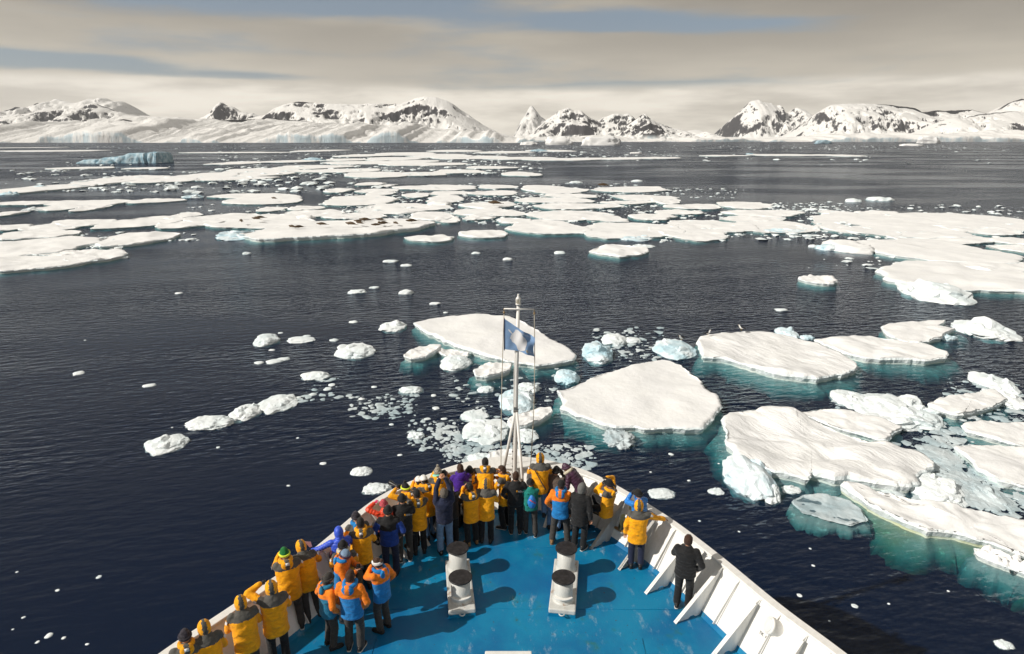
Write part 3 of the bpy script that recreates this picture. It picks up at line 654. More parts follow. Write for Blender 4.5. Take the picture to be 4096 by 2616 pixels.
# deck: one plate with a slight camber
dk = []
xs = np.linspace(0, 1, 25)
half = NS // 2
rowsd = [lv(BASE + OUT * .03, 0)]
V = []; F = []
for i in range(half):
    a, b = BASE[i] + OUT[i] * .03, BASE[NS - 1 - i] + OUT[NS - 1 - i] * .03
    for u in xs: V.append([*(a + (b - a) * u), DZ + .03 * math.sin(math.pi * u)])
for i in range(half - 1):
    for k in range(24): F.append((i * 25 + k, i * 25 + k + 1, (i + 1) * 25 + k + 1, (i + 1) * 25 + k))
deck = obj('deck', mesh('deck', np.array(V) - np.array(SO), F, M_DECK), ship)
tag(deck, 'blue painted steel deck with scuffs, weld seams and rust spots')
hull = strip([lv(TOP - OUT * .02, ZT - .05), lv(TOP - OUT * .12, -.5), lv(TOP - OUT * (.9 + 1.2 * bowf)[:, None] * .6, -2.6), lv(TOP - OUT * (1.6 + 2.2 * bowf)[:, None] * .6, -4.8), lv(TOP - OUT * (2.0 + 3.2 * bowf)[:, None] * .6, -8.5)], [M_WHITE, M_HULL], 'hull', ship, [0, 1, 1, 1])
bul = strip([lv(BASE, .0), lv(BASE + (INN - BASE) * .1, .10), lv(INN + OUT * .02, ZT - .03)], [M_WHITE, M_DECK], 'bulwark', ship, [1, 0])
tag(bul, 'white flared steel bulwark with a blue painted foot')
rail = strip([lv(INN - OUT * .025, ZT - .035), lv(INN - OUT * .025, ZT + .0), lv(INN - OUT * .015, ZT + .012), lv(TOP + OUT * .0, ZT + .012), lv(TOP + OUT * .015, ZT), lv(TOP + OUT * .015, ZT - .06)], M_WHITE, 'rail_cap', bul, smooth=False)
sg = _s[-1] / (NS - 1)
def frame_at(i, kind):
    o, b, t_ = OUT[i], BASE[i], _t[i]
    B = lambda u, z: Vector((b[0] + o[0] * u, b[1] + o[1] * u, DZ + z)) - SO        # u outboard, z up
    T = Vector((t_[0], t_[1], 0)); fl = float(np.linalg.norm(INN[i] - BASE[i])); H = float(ZT[i])
    m = MB()
    if kind == 'bracket':
        foot = -.62; web = [B(foot, .012), B(foot, .055), B(fl - .16, H - .09), B(fl - .03, H - .035), B(.0 + .02, .0), B(-.10, .0), B(-.16, .05), B(-.24, .05), B(-.30, .0)]
        m.prism([p - T * .006 for p in web], T * .012)
        a0, a1 = B(foot - .01, .006), B(fl - .16, H - .085); dd = (a1 - a0).normalized(); nn = dd.cross(T).normalized()
        if nn.dot(B(-1, 0) - B(0, 0)) < 0: nn = -nn
        q = [a0 - T * .042, a0 + T * .042, a1 + T * .042, a1 - T * .042]
        m.prism(q, nn * .012)
        return m.build('bracket', M_WHITE, bul)
    w_ = [B(.012, .13), B(-.055, .16), B(fl - .09, H - .10), B(fl - .0, H - .04)]
    m.prism([p - T * .006 for p in w_], T * .012)
    return m.build('stiffener', M_WHITE, bul)
# frame stations measured along the rail, brackets and plain bars in turn
cum = np.concatenate([[0], np.cumsum(np.hypot(*np.diff(TOP, axis=0).T))])
def nearest(P, x, y): return int(np.argmin((P[:, 0] - x) ** 2 + (P[:, 1] - y) ** 2))
i0 = nearest(BASE, 3.78, 12.36); s0 = cum[i0]
for k in range(-7, 26):
    s_ = s0 - k * .53 + 0.0
    if not (.3 < s_ < cum[-1] - .3): continue
    i = int(np.argmin(np.abs(cum - s_)))
    frame_at(i, 'bracket' if k % 2 == 0 else 'stiffener')
for k in range(1, 26):
    s_ = s0 + k * .53
    if not (.3 < s_ < cum[-1] - .3): continue
    i = int(np.argmin(np.abs(cum - s_)))
    if abs(TOP[i, 0]) < .5 and TOP[i, 1] > 15: continue
    frame_at(i, 'bracket' if k % 2 == 0 else 'stiffener')
# weld beads across the plates
for y_, x0, x1 in ((un(2048, 2192, DZ).y, -2.0, 2.2), (un(2048, 2440, DZ).y, -3.9, 4.0)):
    mb = MB(); n = 26
    mb.tube([(x0 + (x1 - x0) * k / n, y_ - 12 + .01 * math.sin(k * 1.7), .032 * math.sin(math.pi * (.5 + .5 * (x0 + (x1 - x0) * k / n) / 5.0) if True else 0) + .0) for k in range(n + 1)], .007, 6)
    mb.build('weld_seam', M_DECK, deck, True)
for x_ in (2.62, -2.75):
    mb = MB(); mb.tube([(x_ + .02 * math.sin(k), -4.5 + k * .45, .024) for k in range(8)], .006, 6); mb.build('weld_seam', M_DECK, deck, True)
# mooring bitts: two posts on a raised box
def bitts(sign):
    g = empty('mooring_bitts', SL((sign * 1.17, 12.1, DZ)), R(-sign * 8), ship)
    tag(g, 'pair of pale grey mooring posts with flat black caps on the %s side of the deck' % ('port' if sign < 0 else 'starboard'))
    mb = MB(); mb.box(-.285, .285, -.86, .86, -.02, .10, 1); mb.box(-.285, .285, -.86, .86, .10, .215, 0, .025); mb.build('pedestal', [M_WHITER, M_DECK], g)
    for y in (-.5, .52):
        v, f = lathe([(.245, .205), (.225, .23), (.208, .25), (.205, .30), (.205, .74)], 28)
        mb = MB(); mb.add(v, f); p = mb.build('post', M_WHITER, g, True, (0, y, 0))
        v, f = lathe([(.235, .725), (.252, .735), (.254, .758), (.247, .765)], 36); mb = MB(); mb.add(v, f); mb.build('cap', M_BLACKCAP, g, False, (0, y, 0))
    # crescent keep under the near cap and a lifting eye at the end
    arc = [(.265 * math.sin(a), -.5 - .265 * math.cos(a), .36) for a in np.linspace(-.95, .95, 13)]
    arc2 = [(.205 * math.sin(a), -.5 - .205 * math.cos(a), .36) for a in np.linspace(.95, -.95, 13)]
    mb = MB(); mb.prism(arc + arc2, (0, 0, .022)); mb.build('rope_keep', M_WHITE, g)
    mb = MB(); mb.tube([(.055 * math.cos(a), -.87 - .055 * math.sin(a) - .02, .14) for a in np.linspace(0, math.pi, 11)], .014, 8); mb.build('lifting_eye', M_WHITER, g, True)
bitts(-1); bitts(1)
# white hatch box at the break of the deck
a, b = un(1940, 2602, DZ + .35), un(2127, 2608, DZ + .35)
mb = MB(); mb.box(a.x, b.x, a.y - 12 - .8, a.y - 12, .0, .35, 0, .02); mb.build('hatch_box', M_WHITE, ship)
# black fairleads at the bow: plinth, two upright rollers and a foot step
def fairlead(x, y, rz):
    g = empty('fairlead', SL((x, y, DZ)), rz, ship); tag(g, 'black roller fairlead plinth against the %s bow plating' % ('port' if x < 0 else 'starboard'))
    mb = MB(); mb.box(-.50, .50, -.22, .22, .10, .34, 0, .02); mb.box(-.50, -.40, -.2, .2, .01, .11); mb.box(.40, .50, -.2, .2, .01, .11); mb.build('plinth', M_BLACK, g)
    mb = MB(); mb.box(-.50, .50, -.235, -.222, .30, .345); mb.build('worn_edge', M_STEEL, g)
    for x_ in (-.26, .26):
        v, f = lathe([(.13, .34), (.14, .37), (.10, .42), (.095, .56), (.14, .60), (.14, .65), (.05, .67)], 20); mb = MB(); mb.add(v, f); mb.build('roller', M_BLACK, g, True, (x_, .04, 0))
p = un(2285, 2095, DZ); fairlead(p.x, p.y, R(-28))
p = un(1835, 2085, DZ); fairlead(p.x, p.y, R(28))
# tank vent with its round float head by the starboard rail
vp = un(3085, 2640, DZ)
g = empty('tank_vent', SL(vp), R(-35), ship); tag(g, 'white tank vent pipe with a round drum head beside the starboard bulwark')
mb = MB(); v, f = lathe([(.075, 0), (.075, .52), (.11, .53), (.11, .56), (.085, .565), (.085, .60), (.11, .605), (.11, .63), (.06, .66)], 24); mb.add(v, f); mb.build('pipe', M_WHITE, g, True)
mb = MB(); v, f = lathe([(.14, -.16), (.155, -.15), (.16, -.10), (.16, .10), (.168, .105), (.168, .14), (.15, .15)], 32, (-.75, -.45, .35), (0, 0, .76)); mb.add(v, f); mb.build('drum_head', M_WHITE, g, True)
v, f = lathe([(.13, .15), (.135, .165), (.125, .172)], 32, (-.75, -.45, .35), (0, 0, .76)); mb = MB(); mb.add(v, f); mb.build('drum_cover', M_WHITE, g, False)
def text_mesh(body, size, mt, ext=.0):
    c = bpy.data.curves.new('lettering', 'FONT'); c.body = body; c.size = size; c.extrude = ext; c.align_x = 'CENTER'; c.resolution_u = 2
    o = bpy.data.objects.new('lettering', c); COL.objects.link(o)
    dg = bpy.context.evaluated_depsgraph_get(); me = bpy.data.meshes.new_from_object(o.evaluated_get(dg)); bpy.data.objects.remove(o)
    me.materials.clear(); me.materials.append(mt); return me
M_INK = mat('black_lettering', (.02, .02, .02), .6)
# lettering on the bulwark behind the vent
i = nearest(BASE, *[un(3105, 2530, DZ + .45).x, un(3105, 2530, DZ + .45).y])
o3 = Vector((OUT[i][0], OUT[i][1], 0)); t3 = Vector((_t[i][0], _t[i][1], 0)); upv = (Vector((*INN[i], ZT[i] + DZ)) - Vector((*BASE[i], DZ))).normalized()
lt = obj('lettering', text_mesh('TK. P', .085, M_INK), ship)
xax = -t3 if False else Vector((o3.y, -o3.x, 0)); nax = xax.cross(upv).normalized()
pl = Vector((*(BASE[i] + (INN[i] - BASE[i]) * .5), DZ + ZT[i] * .5)) - SO + nax * .006
lt.matrix_local = Matrix(((xax.x, upv.x, nax.x, pl.x), (xax.y, upv.y, nax.y, pl.y), (xax.z, upv.z, nax.z, pl.z), (0, 0, 0, 1)))
# ---- bow mast
MY = 15.55
def mast_z(y_px, Y=MY): return at(2060, y_px, Y).z
mast = empty('bow_mast', SL((.07, MY, DZ)), 0, ship); tag(mast, 'slim white tripod mast at the stem with a crossbar and a lantern')
mx = at(2060, 1640, MY).x
tx = at(2073, 1260, MY).x - .07
z = lambda y: mast_z(y) - DZ
M_GLASS = mat('lantern_glass', (.55, .50, .38), .1, spec=.8)
M_BRONZE = mat('bronze_fitting', (.30, .22, .12), .4, .6)
mb = MB(); mb.tube([(0, 0, .02), (0, 0, 1.0), (tx * .5, 0, z(1500)), (tx, 0, z(1222))], [.075, .07, .055, .042], 14); mb.build('pole', M_WHITE, mast, True)
mb = MB(); mb.tube([(-.055, -.03, .9), (tx * .5 - .055, -.03, z(1500)), (tx - .05, -.02, z(1300))], .014, 8); mb.build('cable_conduit', M_WHITE, mast, True)
for k in range(9):
    zz = .8 + k * .22; mb = MB(); mb.box(-.075, -.03, -.045, -.015, zz, zz + .03); mb.build('conduit_clip', M_STEEL, mast)
for sx in (-1, 1):
    foot = Vector((-.30, -.05, HB + .07)) if sx < 0 else Vector((.30, -.95, .02))
    mb = MB(); mb.tube([foot, (sx * .015 + tx * .4, -.03, z(1635))], [.042, .034], 12); mb.build('stay_leg', M_WHITE, mast, True)
mb = MB(); mb.tube([(tx * .4 - .06, -.04, z(1640)), (tx * .4 + .06, -.04, z(1640))], .05, 10); mb.box(tx * .4 - .05, tx * .4 + .05, -.08, .0, z(1640), z(1625)); mb.build('tripod_clamp', M_STEEL, mast)
cl, cr = at(2016, 1233, MY), at(2137, 1237, MY)
mb = MB(); mb.tube([(cl.x - .07, -.04, cl.z - DZ), (cr.x - .07, -.04, cr.z - DZ)], .018, 10); mb.build('crossbar', M_WHITE, mast, True)
for p in (cl, cr):
    mb = MB(); mb.tube([(p.x - .07, -.04, p.z - DZ), (p.x - .07, -.04, p.z - DZ - .07)], .012, 8); v, f = lathe([(.012, -.025), (.03, -.02), (.03, .02), (.012, .025)], 14, (1, 0, 0), (p.x - .07, -.04, p.z - DZ - .10)); mb.add(v, f); mb.build('pulley', M_BRONZE, mast, True)
ln = empty('lantern', (tx, 0, z(1222)), 0, mast)
mb = MB(); v, f = lathe([(.055, 0), (.055, .02), (.07, .025), (.07, .05), (.04, .055)], 20); mb.add(v, f); v, f = lathe([(.062, .165), (.065, .18), (.05, .20), (.03, .23), (.022, .26), (.028, .275), (.012, .30)], 20); mb.add(v, f)
for k in range(6):
    a = k * math.pi / 3; mb.tube([(.062 * math.cos(a), .062 * math.sin(a), .04), (.062 * math.cos(a), .062 * math.sin(a), .17)], .006, 6)
mb.build('lantern_body', M_WHITE, ln, True)
mb = MB(); v, f = lathe([(.045, .05), (.05, .08), (.05, .14), (.045, .168)], 20); mb.add(v, f); mb.build('lantern_glass', M_GLASS, ln, True)
# ---- halyards and flag: they hang from the mast, so they are things of their own
M_ROPE = mat('pale_rope', (.52, .47, .38), .8, var=.3, vscale=60)
def rope(p0, p1, sag, label, r=.011):
    n = 24; P = []
    for k in range(n + 1):
        u = k / n; q = p0.lerp(p1, u); q.x += sag * math.sin(math.pi * u); P.append(q - p1)
    mb = MB(); mb.tube(P, r, 7); return tag(mb.build('halyard', M_ROPE, None, True, p1), label, 'rope', 'flag halyards')
lb, rb = un(2004, 1862, DZ + HB + .07), un(2122, 1868, DZ + HB + .07)
rope(Vector((cl.x, MY - .04, cl.z - .12)), Vector((lb.x, lb.y, lb.z)), -.02, 'left halyard rope running down from the crossbar, carrying the flag')
rope(Vector((cr.x, MY - .04, cr.z - .12)), Vector((rb.x, rb.y, rb.z)), .05, 'right halyard rope running from the crossbar to the rail')
FY = MY - .07
f00, f01 = at(2019, 1276, FY), at(2019, 1397, FY)        # hoist top / bottom
f10, f11 = at(2137, 1348, FY), at(2136, 1426, FY)        # fly
def flag_pt(u, v, off=0.0):
    """u along the fly, v down the hoist"""
    a = f00.lerp(f01, v); b = f10.lerp(f11, v)
    q = a.lerp(b, u)
    q.z -= .06 * math.sin(math.pi * u) * (.3 - v) - .0
    wv = .055 * u * math.sin(u * 9.5 - v * 2.2) + .02 * math.sin(u * 17 + v * 5) * u
    q.y += wv + off - .06 * u
    q.x += .018 * math.sin(v * 6 + 1) * u
    return q
def flag_sheet(name, mt, parent, n=40, m_=28):
    V = []; F = []
    for s in (0.0, .004):
        for i in range(n + 1):
            for j in range(m_ + 1): V.append(flag_pt(i / n, j / m_, s) - f01)
    S = (n + 1) * (m_ + 1)
    for i in range(n):
        for j in range(m_):
            a = i * (m_ + 1) + j
            F.append((a, a + m_ + 1, a + m_ + 2, a + 1)); F.append((S + a, S + a + 1, S + a + m_ + 2, S + a + m_ + 1))
    return obj(name, mesh(name, V, F, mt), parent)
M_FLAG = mat('flag_blue_cloth', (.23, .37, .60), .7, var=.12, vscale=5, sheen=.2)
M_FLAGW = mat('flag_white_print', (.80, .79, .80), .7)
M_FLAGY = mat('flag_gold_print', (.80, .50, .03), .7)
flag = tag(empty('flag', f01), 'blue flag with a white continent shape flying from the mast', 'flag')
flag_sheet('cloth', M_FLAG, flag)
def on_flag(name, polys, mt, off=-.004):
    """flat print: a fan of small triangles laid on the cloth"""
    V = []; F = []
    for P in polys:
        bm = bmesh.new(); bm.faces.new([bm.verts.new((x, y, 0)) for x, y in P]); bmesh.ops.triangulate(bm, faces=bm.faces[:])
        for _ in range(3): bmesh.ops.subdivide_edges(bm, edges=[e for e in bm.edges if e.calc_length() > .05], cuts=1); bmesh.ops.triangulate(bm, faces=bm.faces[:])
        bm.verts.index_update(); o_ = len(V)
        V += [flag_pt(q.co.x, q.co.y, off) - f01 for q in bm.verts]; F += [tuple(q.index + o_ for q in p.verts) for p in bm.faces]; bm.free()
    return obj(name, mesh(name, V, F, mt), flag)
# photo outline of the white shape in flag coordinates
zc_ = lambda L: [((x - 240) / 245.0, (y - 250 - (x - 240) / 245.0 * 145) / (250.0 - (x - 240) / 245.0 * 95)) for x, y in L]
on_flag('continent_shape', [zc_([(268, 330), (285, 340), (293, 352), (306, 368), (318, 352), (328, 330), (345, 330), (372, 352), (385, 378), (405, 398), (424, 425), (427, 455), (418, 478), (412, 500), (395, 512), (372, 521), (352, 515), (345, 498), (338, 470), (322, 452), (302, 440), (296, 420), (284, 410), (292, 385), (300, 372), (288, 362), (272, 345)])], M_FLAGW)
def text_on_flag(body, u0, v0, du, size, mt, slope=0.0, name='lettering'):
    me = text_mesh(body, 1.0, mt); V = np.array([v.co[:] for v in me.vertices]); F = [tuple(p.vertices) for p in me.polygons]
    x0, x1 = V[:, 0].min(), V[:, 0].max()
    W = [flag_pt(u0 + (x - x0) / (x1 - x0) * du, v0 - y * size + (x - x0) / (x1 - x0) * slope, -.0045) - f01 for x, y, _ in V]
    return obj(name, mesh(name, W, F, mt, None, False), flag)
text_on_flag('ANTARCTICA', .52, .16, .34, .075, M_FLAGW)
text_on_flag('Quark', .80, .80, .10, .085, M_FLAGW)
text_on_flag('Expeditions', .80, .875, .17, .075, M_FLAGW)
on_flag('ring_emblem', [[(.765 + .030 * math.cos(a), .83 + .055 * math.sin(a)) for a in np.linspace(.3, 5.9, 20)] + [(.765 + .016 * math.cos(a), .83 + .032 * math.sin(a)) for a in np.linspace(5.9, .3, 20)]], M_FLAGY)
mb = MB(); mb.tube([f00 - f01 + Vector((-.012, 0, .03)), Vector((-.012, 0, -.03))], .012, 8); mb.build('hoist_band', mat('flag_navy_band', (.02, .03, .08), .7), flag, True)
# ================================================================ people
def cloth(name, col, rough=.75, bump=.022, bscale=14, sheen=.15, spec=.25, var=.17):
    if name in MATS: return MATS[name]
    m = bpy.data.materials.new(name); m.use_nodes = True; t = NT(m.node_tree); t.n.clear()
    co = t.new('ShaderNodeTexCoord').outputs['Object']
    x, y, z = t.sep(co)
    folds = t.noise(t.comb(x, y, t.m('MULTIPLY', z, 1.7)), bscale * .55, 4, .6, .8); weave = t.noise(co, 90, 2, .5)
    c = t.mix(t.sstep(folds, .3, .7), [k * (1 - var) for k in col], [min(1, k * (1 + var)) for k in col])  # crease shade put into the colour: fold hollows darker; pattern in mottled knits
    b = t.new('ShaderNodeBump', {'Strength': 1.0, 'Distance': bump, 'Height': t.m('ADD', folds, t.m('MULTIPLY', weave, .08))})
    p = t.new('ShaderNodeBsdfPrincipled', {'Base Color': c, 'Roughness': rough, 'Specular IOR Level': spec, 'Sheen Weight': sheen, 'Normal': b.outputs[0]})
    t.l.new(p.outputs[0], t.new('ShaderNodeOutputMaterial').inputs[0]); MATS[name] = m
    return m
C_ = {'yellow': cloth('parka_yellow', (.92, .375, .003)), 'grey': cloth('parka_grey', (.085, .082, .075)), 'label': mat('parka_label', (.72, .72, .74), .5),
      'black': cloth('black_cloth', (.010, .010, .011)), 'char': cloth('charcoal_cloth', (.045, .040, .036)), 'khaki': cloth('khaki_cloth', (.13, .10, .065)),
      'jeans': cloth('blue_jeans', (.14, .24, .40), bump=.006), 'navy': cloth('navy_knit', (.012, .017, .045)), 'orange': cloth('jacket_orange', (.82, .20, .008)),
      'blue': cloth('jacket_blue', (.010, .19, .50)), 'royal': cloth('royal_blue_nylon', (.025, .085, .62), .4, spec=.5), 'fleece': cloth('blue_fleece', (.010, .045, .26), .9),
      'purple': cloth('purple_shell', (.060, .014, .25)), 'plum': cloth('plum_nylon', (.045, .010, .035), .45, spec=.5), 'red': cloth('red_nylon', (.75, .055, .010), .42, spec=.5),
      'teal': cloth('teal_shell', (.006, .19, .16)), 'brown': cloth('taupe_knit', (.115, .088, .072), .95), 'grey2': cloth('grey_jersey', (.13, .13, .125), .95),
      'cream': cloth('cream_fleece', (.62, .56, .42), .95, bump=.03, bscale=40), 'olive': cloth('olive_cloth', (.035, .035, .012)), 'burg': cloth('burgundy_cloth', (.06, .006, .02)),
      'sky': cloth('sky_blue_nylon', (.015, .20, .62), .4, spec=.5), 'pink': cloth('pink_knit', (.80, .04, .16)), 'green': cloth('green_knit', (.012, .14, .03), .95),
      'neon': cloth('neon_yellow_knit', (.70, .80, .05)), 'slate': cloth('slate_knit', (.17, .25, .36), .95), 'white': cloth('white_cloth', (.78, .77, .74)), 'mint': cloth('mint_scarf', (.25, .66, .52)),
      'zebra': cloth('mottled_knit', (.30, .27, .22), .95, var=.75, bscale=60), 'striped': cloth('red_striped_knit', (.45, .07, .09), .95, var=.6, bscale=50), 'nordic': cloth('nordic_knit', (.035, .03, .04), .95, var=.8, bscale=45),
      'teal2': cloth('teal_blue_shell', (.012, .17, .30)), 'leather': cloth('brown_leather', (.09, .045, .02), .5), 'shoe': mat('dark_shoe', (.02, .018, .017), .5), 'tan': mat('tan_boot', (.22, .12, .045), .6), 'sole': mat('pale_sole', (.62, .60, .56), .6), 'bsole': mat('dark_sole', (.015, .015, .015), .7),
      'skin': mat('skin', (.52, .27, .17), .5, var=.08), 'eye': mat('eye_dark', (.02, .015, .012), .2), 'lip': mat('lips', (.36, .12, .09), .5),
      'h_black': cloth('black_hair', (.010, .008, .007), .5, bump=.02, bscale=60), 'h_brown': cloth('brown_hair', (.045, .018, .008), .5, bump=.02, bscale=60), 'h_grey': cloth('greying_hair', (.13, .11, .09), .6, bump=.02, bscale=60),
      'glove': cloth('black_glove', (.014, .014, .015)), 'plastic': mat('black_plastic', (.014, .014, .015), .35), 'lens': mat('lens_glass', (.01, .012, .02), .05, spec=.9)}
def sst(a, b, x): t = max(0., min(1., (x - a) / (b - a))); return t * t * (3 - 2 * t)
def ik(S, H, a, b, hint):
    S, H, hint = (np.array(q, float) for q in (S, H, hint)); d = H - S; L = np.linalg.norm(d)
    if L > (a + b) * .995: H = S + d / L * (a + b) * .995; d = H - S; L = np.linalg.norm(d)
    x = (a * a - b * b + L * L) / (2 * L); y = math.sqrt(max(a * a - x * x, 1e-6)); u = d / L
    v = hint - S; v = v - u * (v @ u); v = v / (np.linalg.norm(v) + 1e-9)
    return S + u * x + v * y, H
ARM = {'front': ((.11, .33, 1.10), (.42, .02, 1.05)), 'rail': ((.22, .40, 1.15), (.48, .0, 1.15)), 'wide': ((.10, .36, 1.34), (.62, .10, 1.42)), 'cam': ((.075, .20, 1.57), (.30, .12, 1.10)),
       'up': ((.06, .20, 1.90), (.46, .10, 1.66)), 'down': ((.27, .04, .87), (.36, -.15, 1.1)), 'pocket': ((.235, .10, .95), (.46, -.16, 1.1)), 'mouth': ((.02, .19, 1.50), (.30, .12, 1.15)),
       'side': ((.62, .28, 1.18), (.40, .0, 1.05)), 'hold': ((.10, .30, 1.30), (.40, .04, 1.08)), 'back': ((.06, -.20, 1.02), (.42, -.20, 1.15)), 'reach': ((.18, .45, 1.05), (.4, .1, 1.0)), 'high': ((.16, .22, 1.62), (.48, .0, 1.38))}
LEG = {'stand': (0, (-.115, -.01, .085), (.115, -.01, .085)), 'wide': (-.015, (-.19, -.01, .085), (.19, .0, .085)), 'step': (-.03, (-.13, -.16, .085), (.14, .22, .40)), 'stepl': (-.03, (-.14, .24, .42), (.13, -.16, .085)),
       'leanback': (-.02, (-.13, -.20, .085), (.13, -.10, .085)), 'sit': (-.43, (-.14, .44, .09), (.13, .40, .09)), 'kneel': (-.25, (-.15, .30, .20), (.14, -.10, .10)), 'perch': (-.30, (-.12, .52, .10), (.16, .30, .30)), 'stride': (-.01, (-.12, .08, .085), (.12, -.14, .085))}
PENDING = []          # garments waiting to be fused into one surface
class Fig: pass
def capsule(a, b, r0, r1, seg=10):
    a, b = np.array(a, float), np.array(b, float); d = b - a; L = np.linalg.norm(d); d = d / (L + 1e-9)
    pts = [a - d * r0 * .95, a - d * r0 * .6, a, a + (b - a) * .5, b, b + d * r1 * .6, b + d * r1 * .95]
    return tube(pts, [r0 * .25, r0 * .8, r0, (r0 + r1) / 2, r1, r1 * .8, r1 * .25], seg)
def ellipsoid(c, r, sub=2, M=None):
    v, f = ico(sub); v = v * np.array(r)
    if M is not None: v = v @ M.T
    return v + np.array(c), f
class Soup:
    def __init__(s): s.v = []; s.f = []; s.m = []
    def add(s, vf, mi=0):
        v, f = vf; o = sum(len(q) for q in s.v); s.v.append(np.asarray(v, float)); s.f += [tuple(i + o for i in q) for q in f]; s.m += [mi] * len(f); return s
    def V(s): return np.concatenate(s.v)
def hand_soup(W, D, side, s, curl=.9):
    """palm, four unequal bent fingers and a thumb leaving the side of the palm; W wrist, D pointing direction"""
    D = D / np.linalg.norm(D); up = np.array([0, 0, 1.0]); lat = np.cross(D, up)
    if np.linalg.norm(lat) < .2: lat = np.array([1.0, 0, 0])
    lat = lat / np.linalg.norm(lat); nrm = np.cross(lat, D); S = Soup()
    S.add(tube([W - D * .04 * s, W, W + D * .04 * s, W + D * .085 * s], [.026 * s, .03 * s, .041 * s, .038 * s], 8, [.021 * s, .02 * s, .016 * s, .013 * s], nrm))
    for k, ln in enumerate((.070, .080, .075, .060)):
        b0 = W + D * .082 * s + lat * (k - 1.5) * .0205 * s; b1 = b0 + (D * math.cos(curl * .4) - nrm * math.sin(curl * .4)) * ln * .5 * s; b2 = b1 + (D * math.cos(curl * 1.3) - nrm * math.sin(curl * 1.3)) * ln * .5 * s
        S.add(tube([b0, b1, b2], [.0095 * s, .009 * s, .007 * s], 6))
    t0 = W + D * .03 * s + lat * side * -.036 * s; t1 = t0 + (D * .6 + lat * side * -.75) * .035 * s; t2 = t1 + (D * .95 - nrm * .3) * .03 * s
    S.add(tube([t0, t1, t2], [.012 * s, .010 * s, .008 * s], 6))
    return S
def head_soup(HM, s):
    S = Soup(); v, f = ico(4); v = v.copy()
    x, y, z = v.T
    jaw = np.clip(-z, 0, 1)
    v[:, 0] *= 1 - .22 * jaw; v[:, 1] *= 1 - .06 * jaw
    v[:, 1] -= .10 * np.clip(-z - .2, 0, 1) * (y < 0)
    p = v * np.array([.077, .098, .120])
    def bump(cx, cz, sx, sz, amt):
        g = np.exp(-(((p[:, 0] - cx) / sx) ** 2 + ((p[:, 2] - cz) / sz) ** 2)) * (p[:, 1] > 0); p[:, 1] += amt * g
    bump(0, -.018, .012, .020, .020); bump(0, -.03, .017, .012, .012); bump(.03, .012, .014, .010, -.010); bump(-.03, .012, .014, .010, -.010); bump(0, .035, .05, .012, .006); bump(0, -.085, .022, .016, .010)
    S.add((p, f), 0)
    for e in (-1, 1):
        S.add(ellipsoid((e * .077, -.005, -.005), (.010, .019, .031), 2), 0); S.add(ellipsoid((e * .030, .083, .012), (.011, .008, .006), 2), 1)
    S.add(ellipsoid((0, .094, -.058), (.022, .008, .006), 2), 2)
    S.v = [HM(q * s) for q in S.v]
    return S
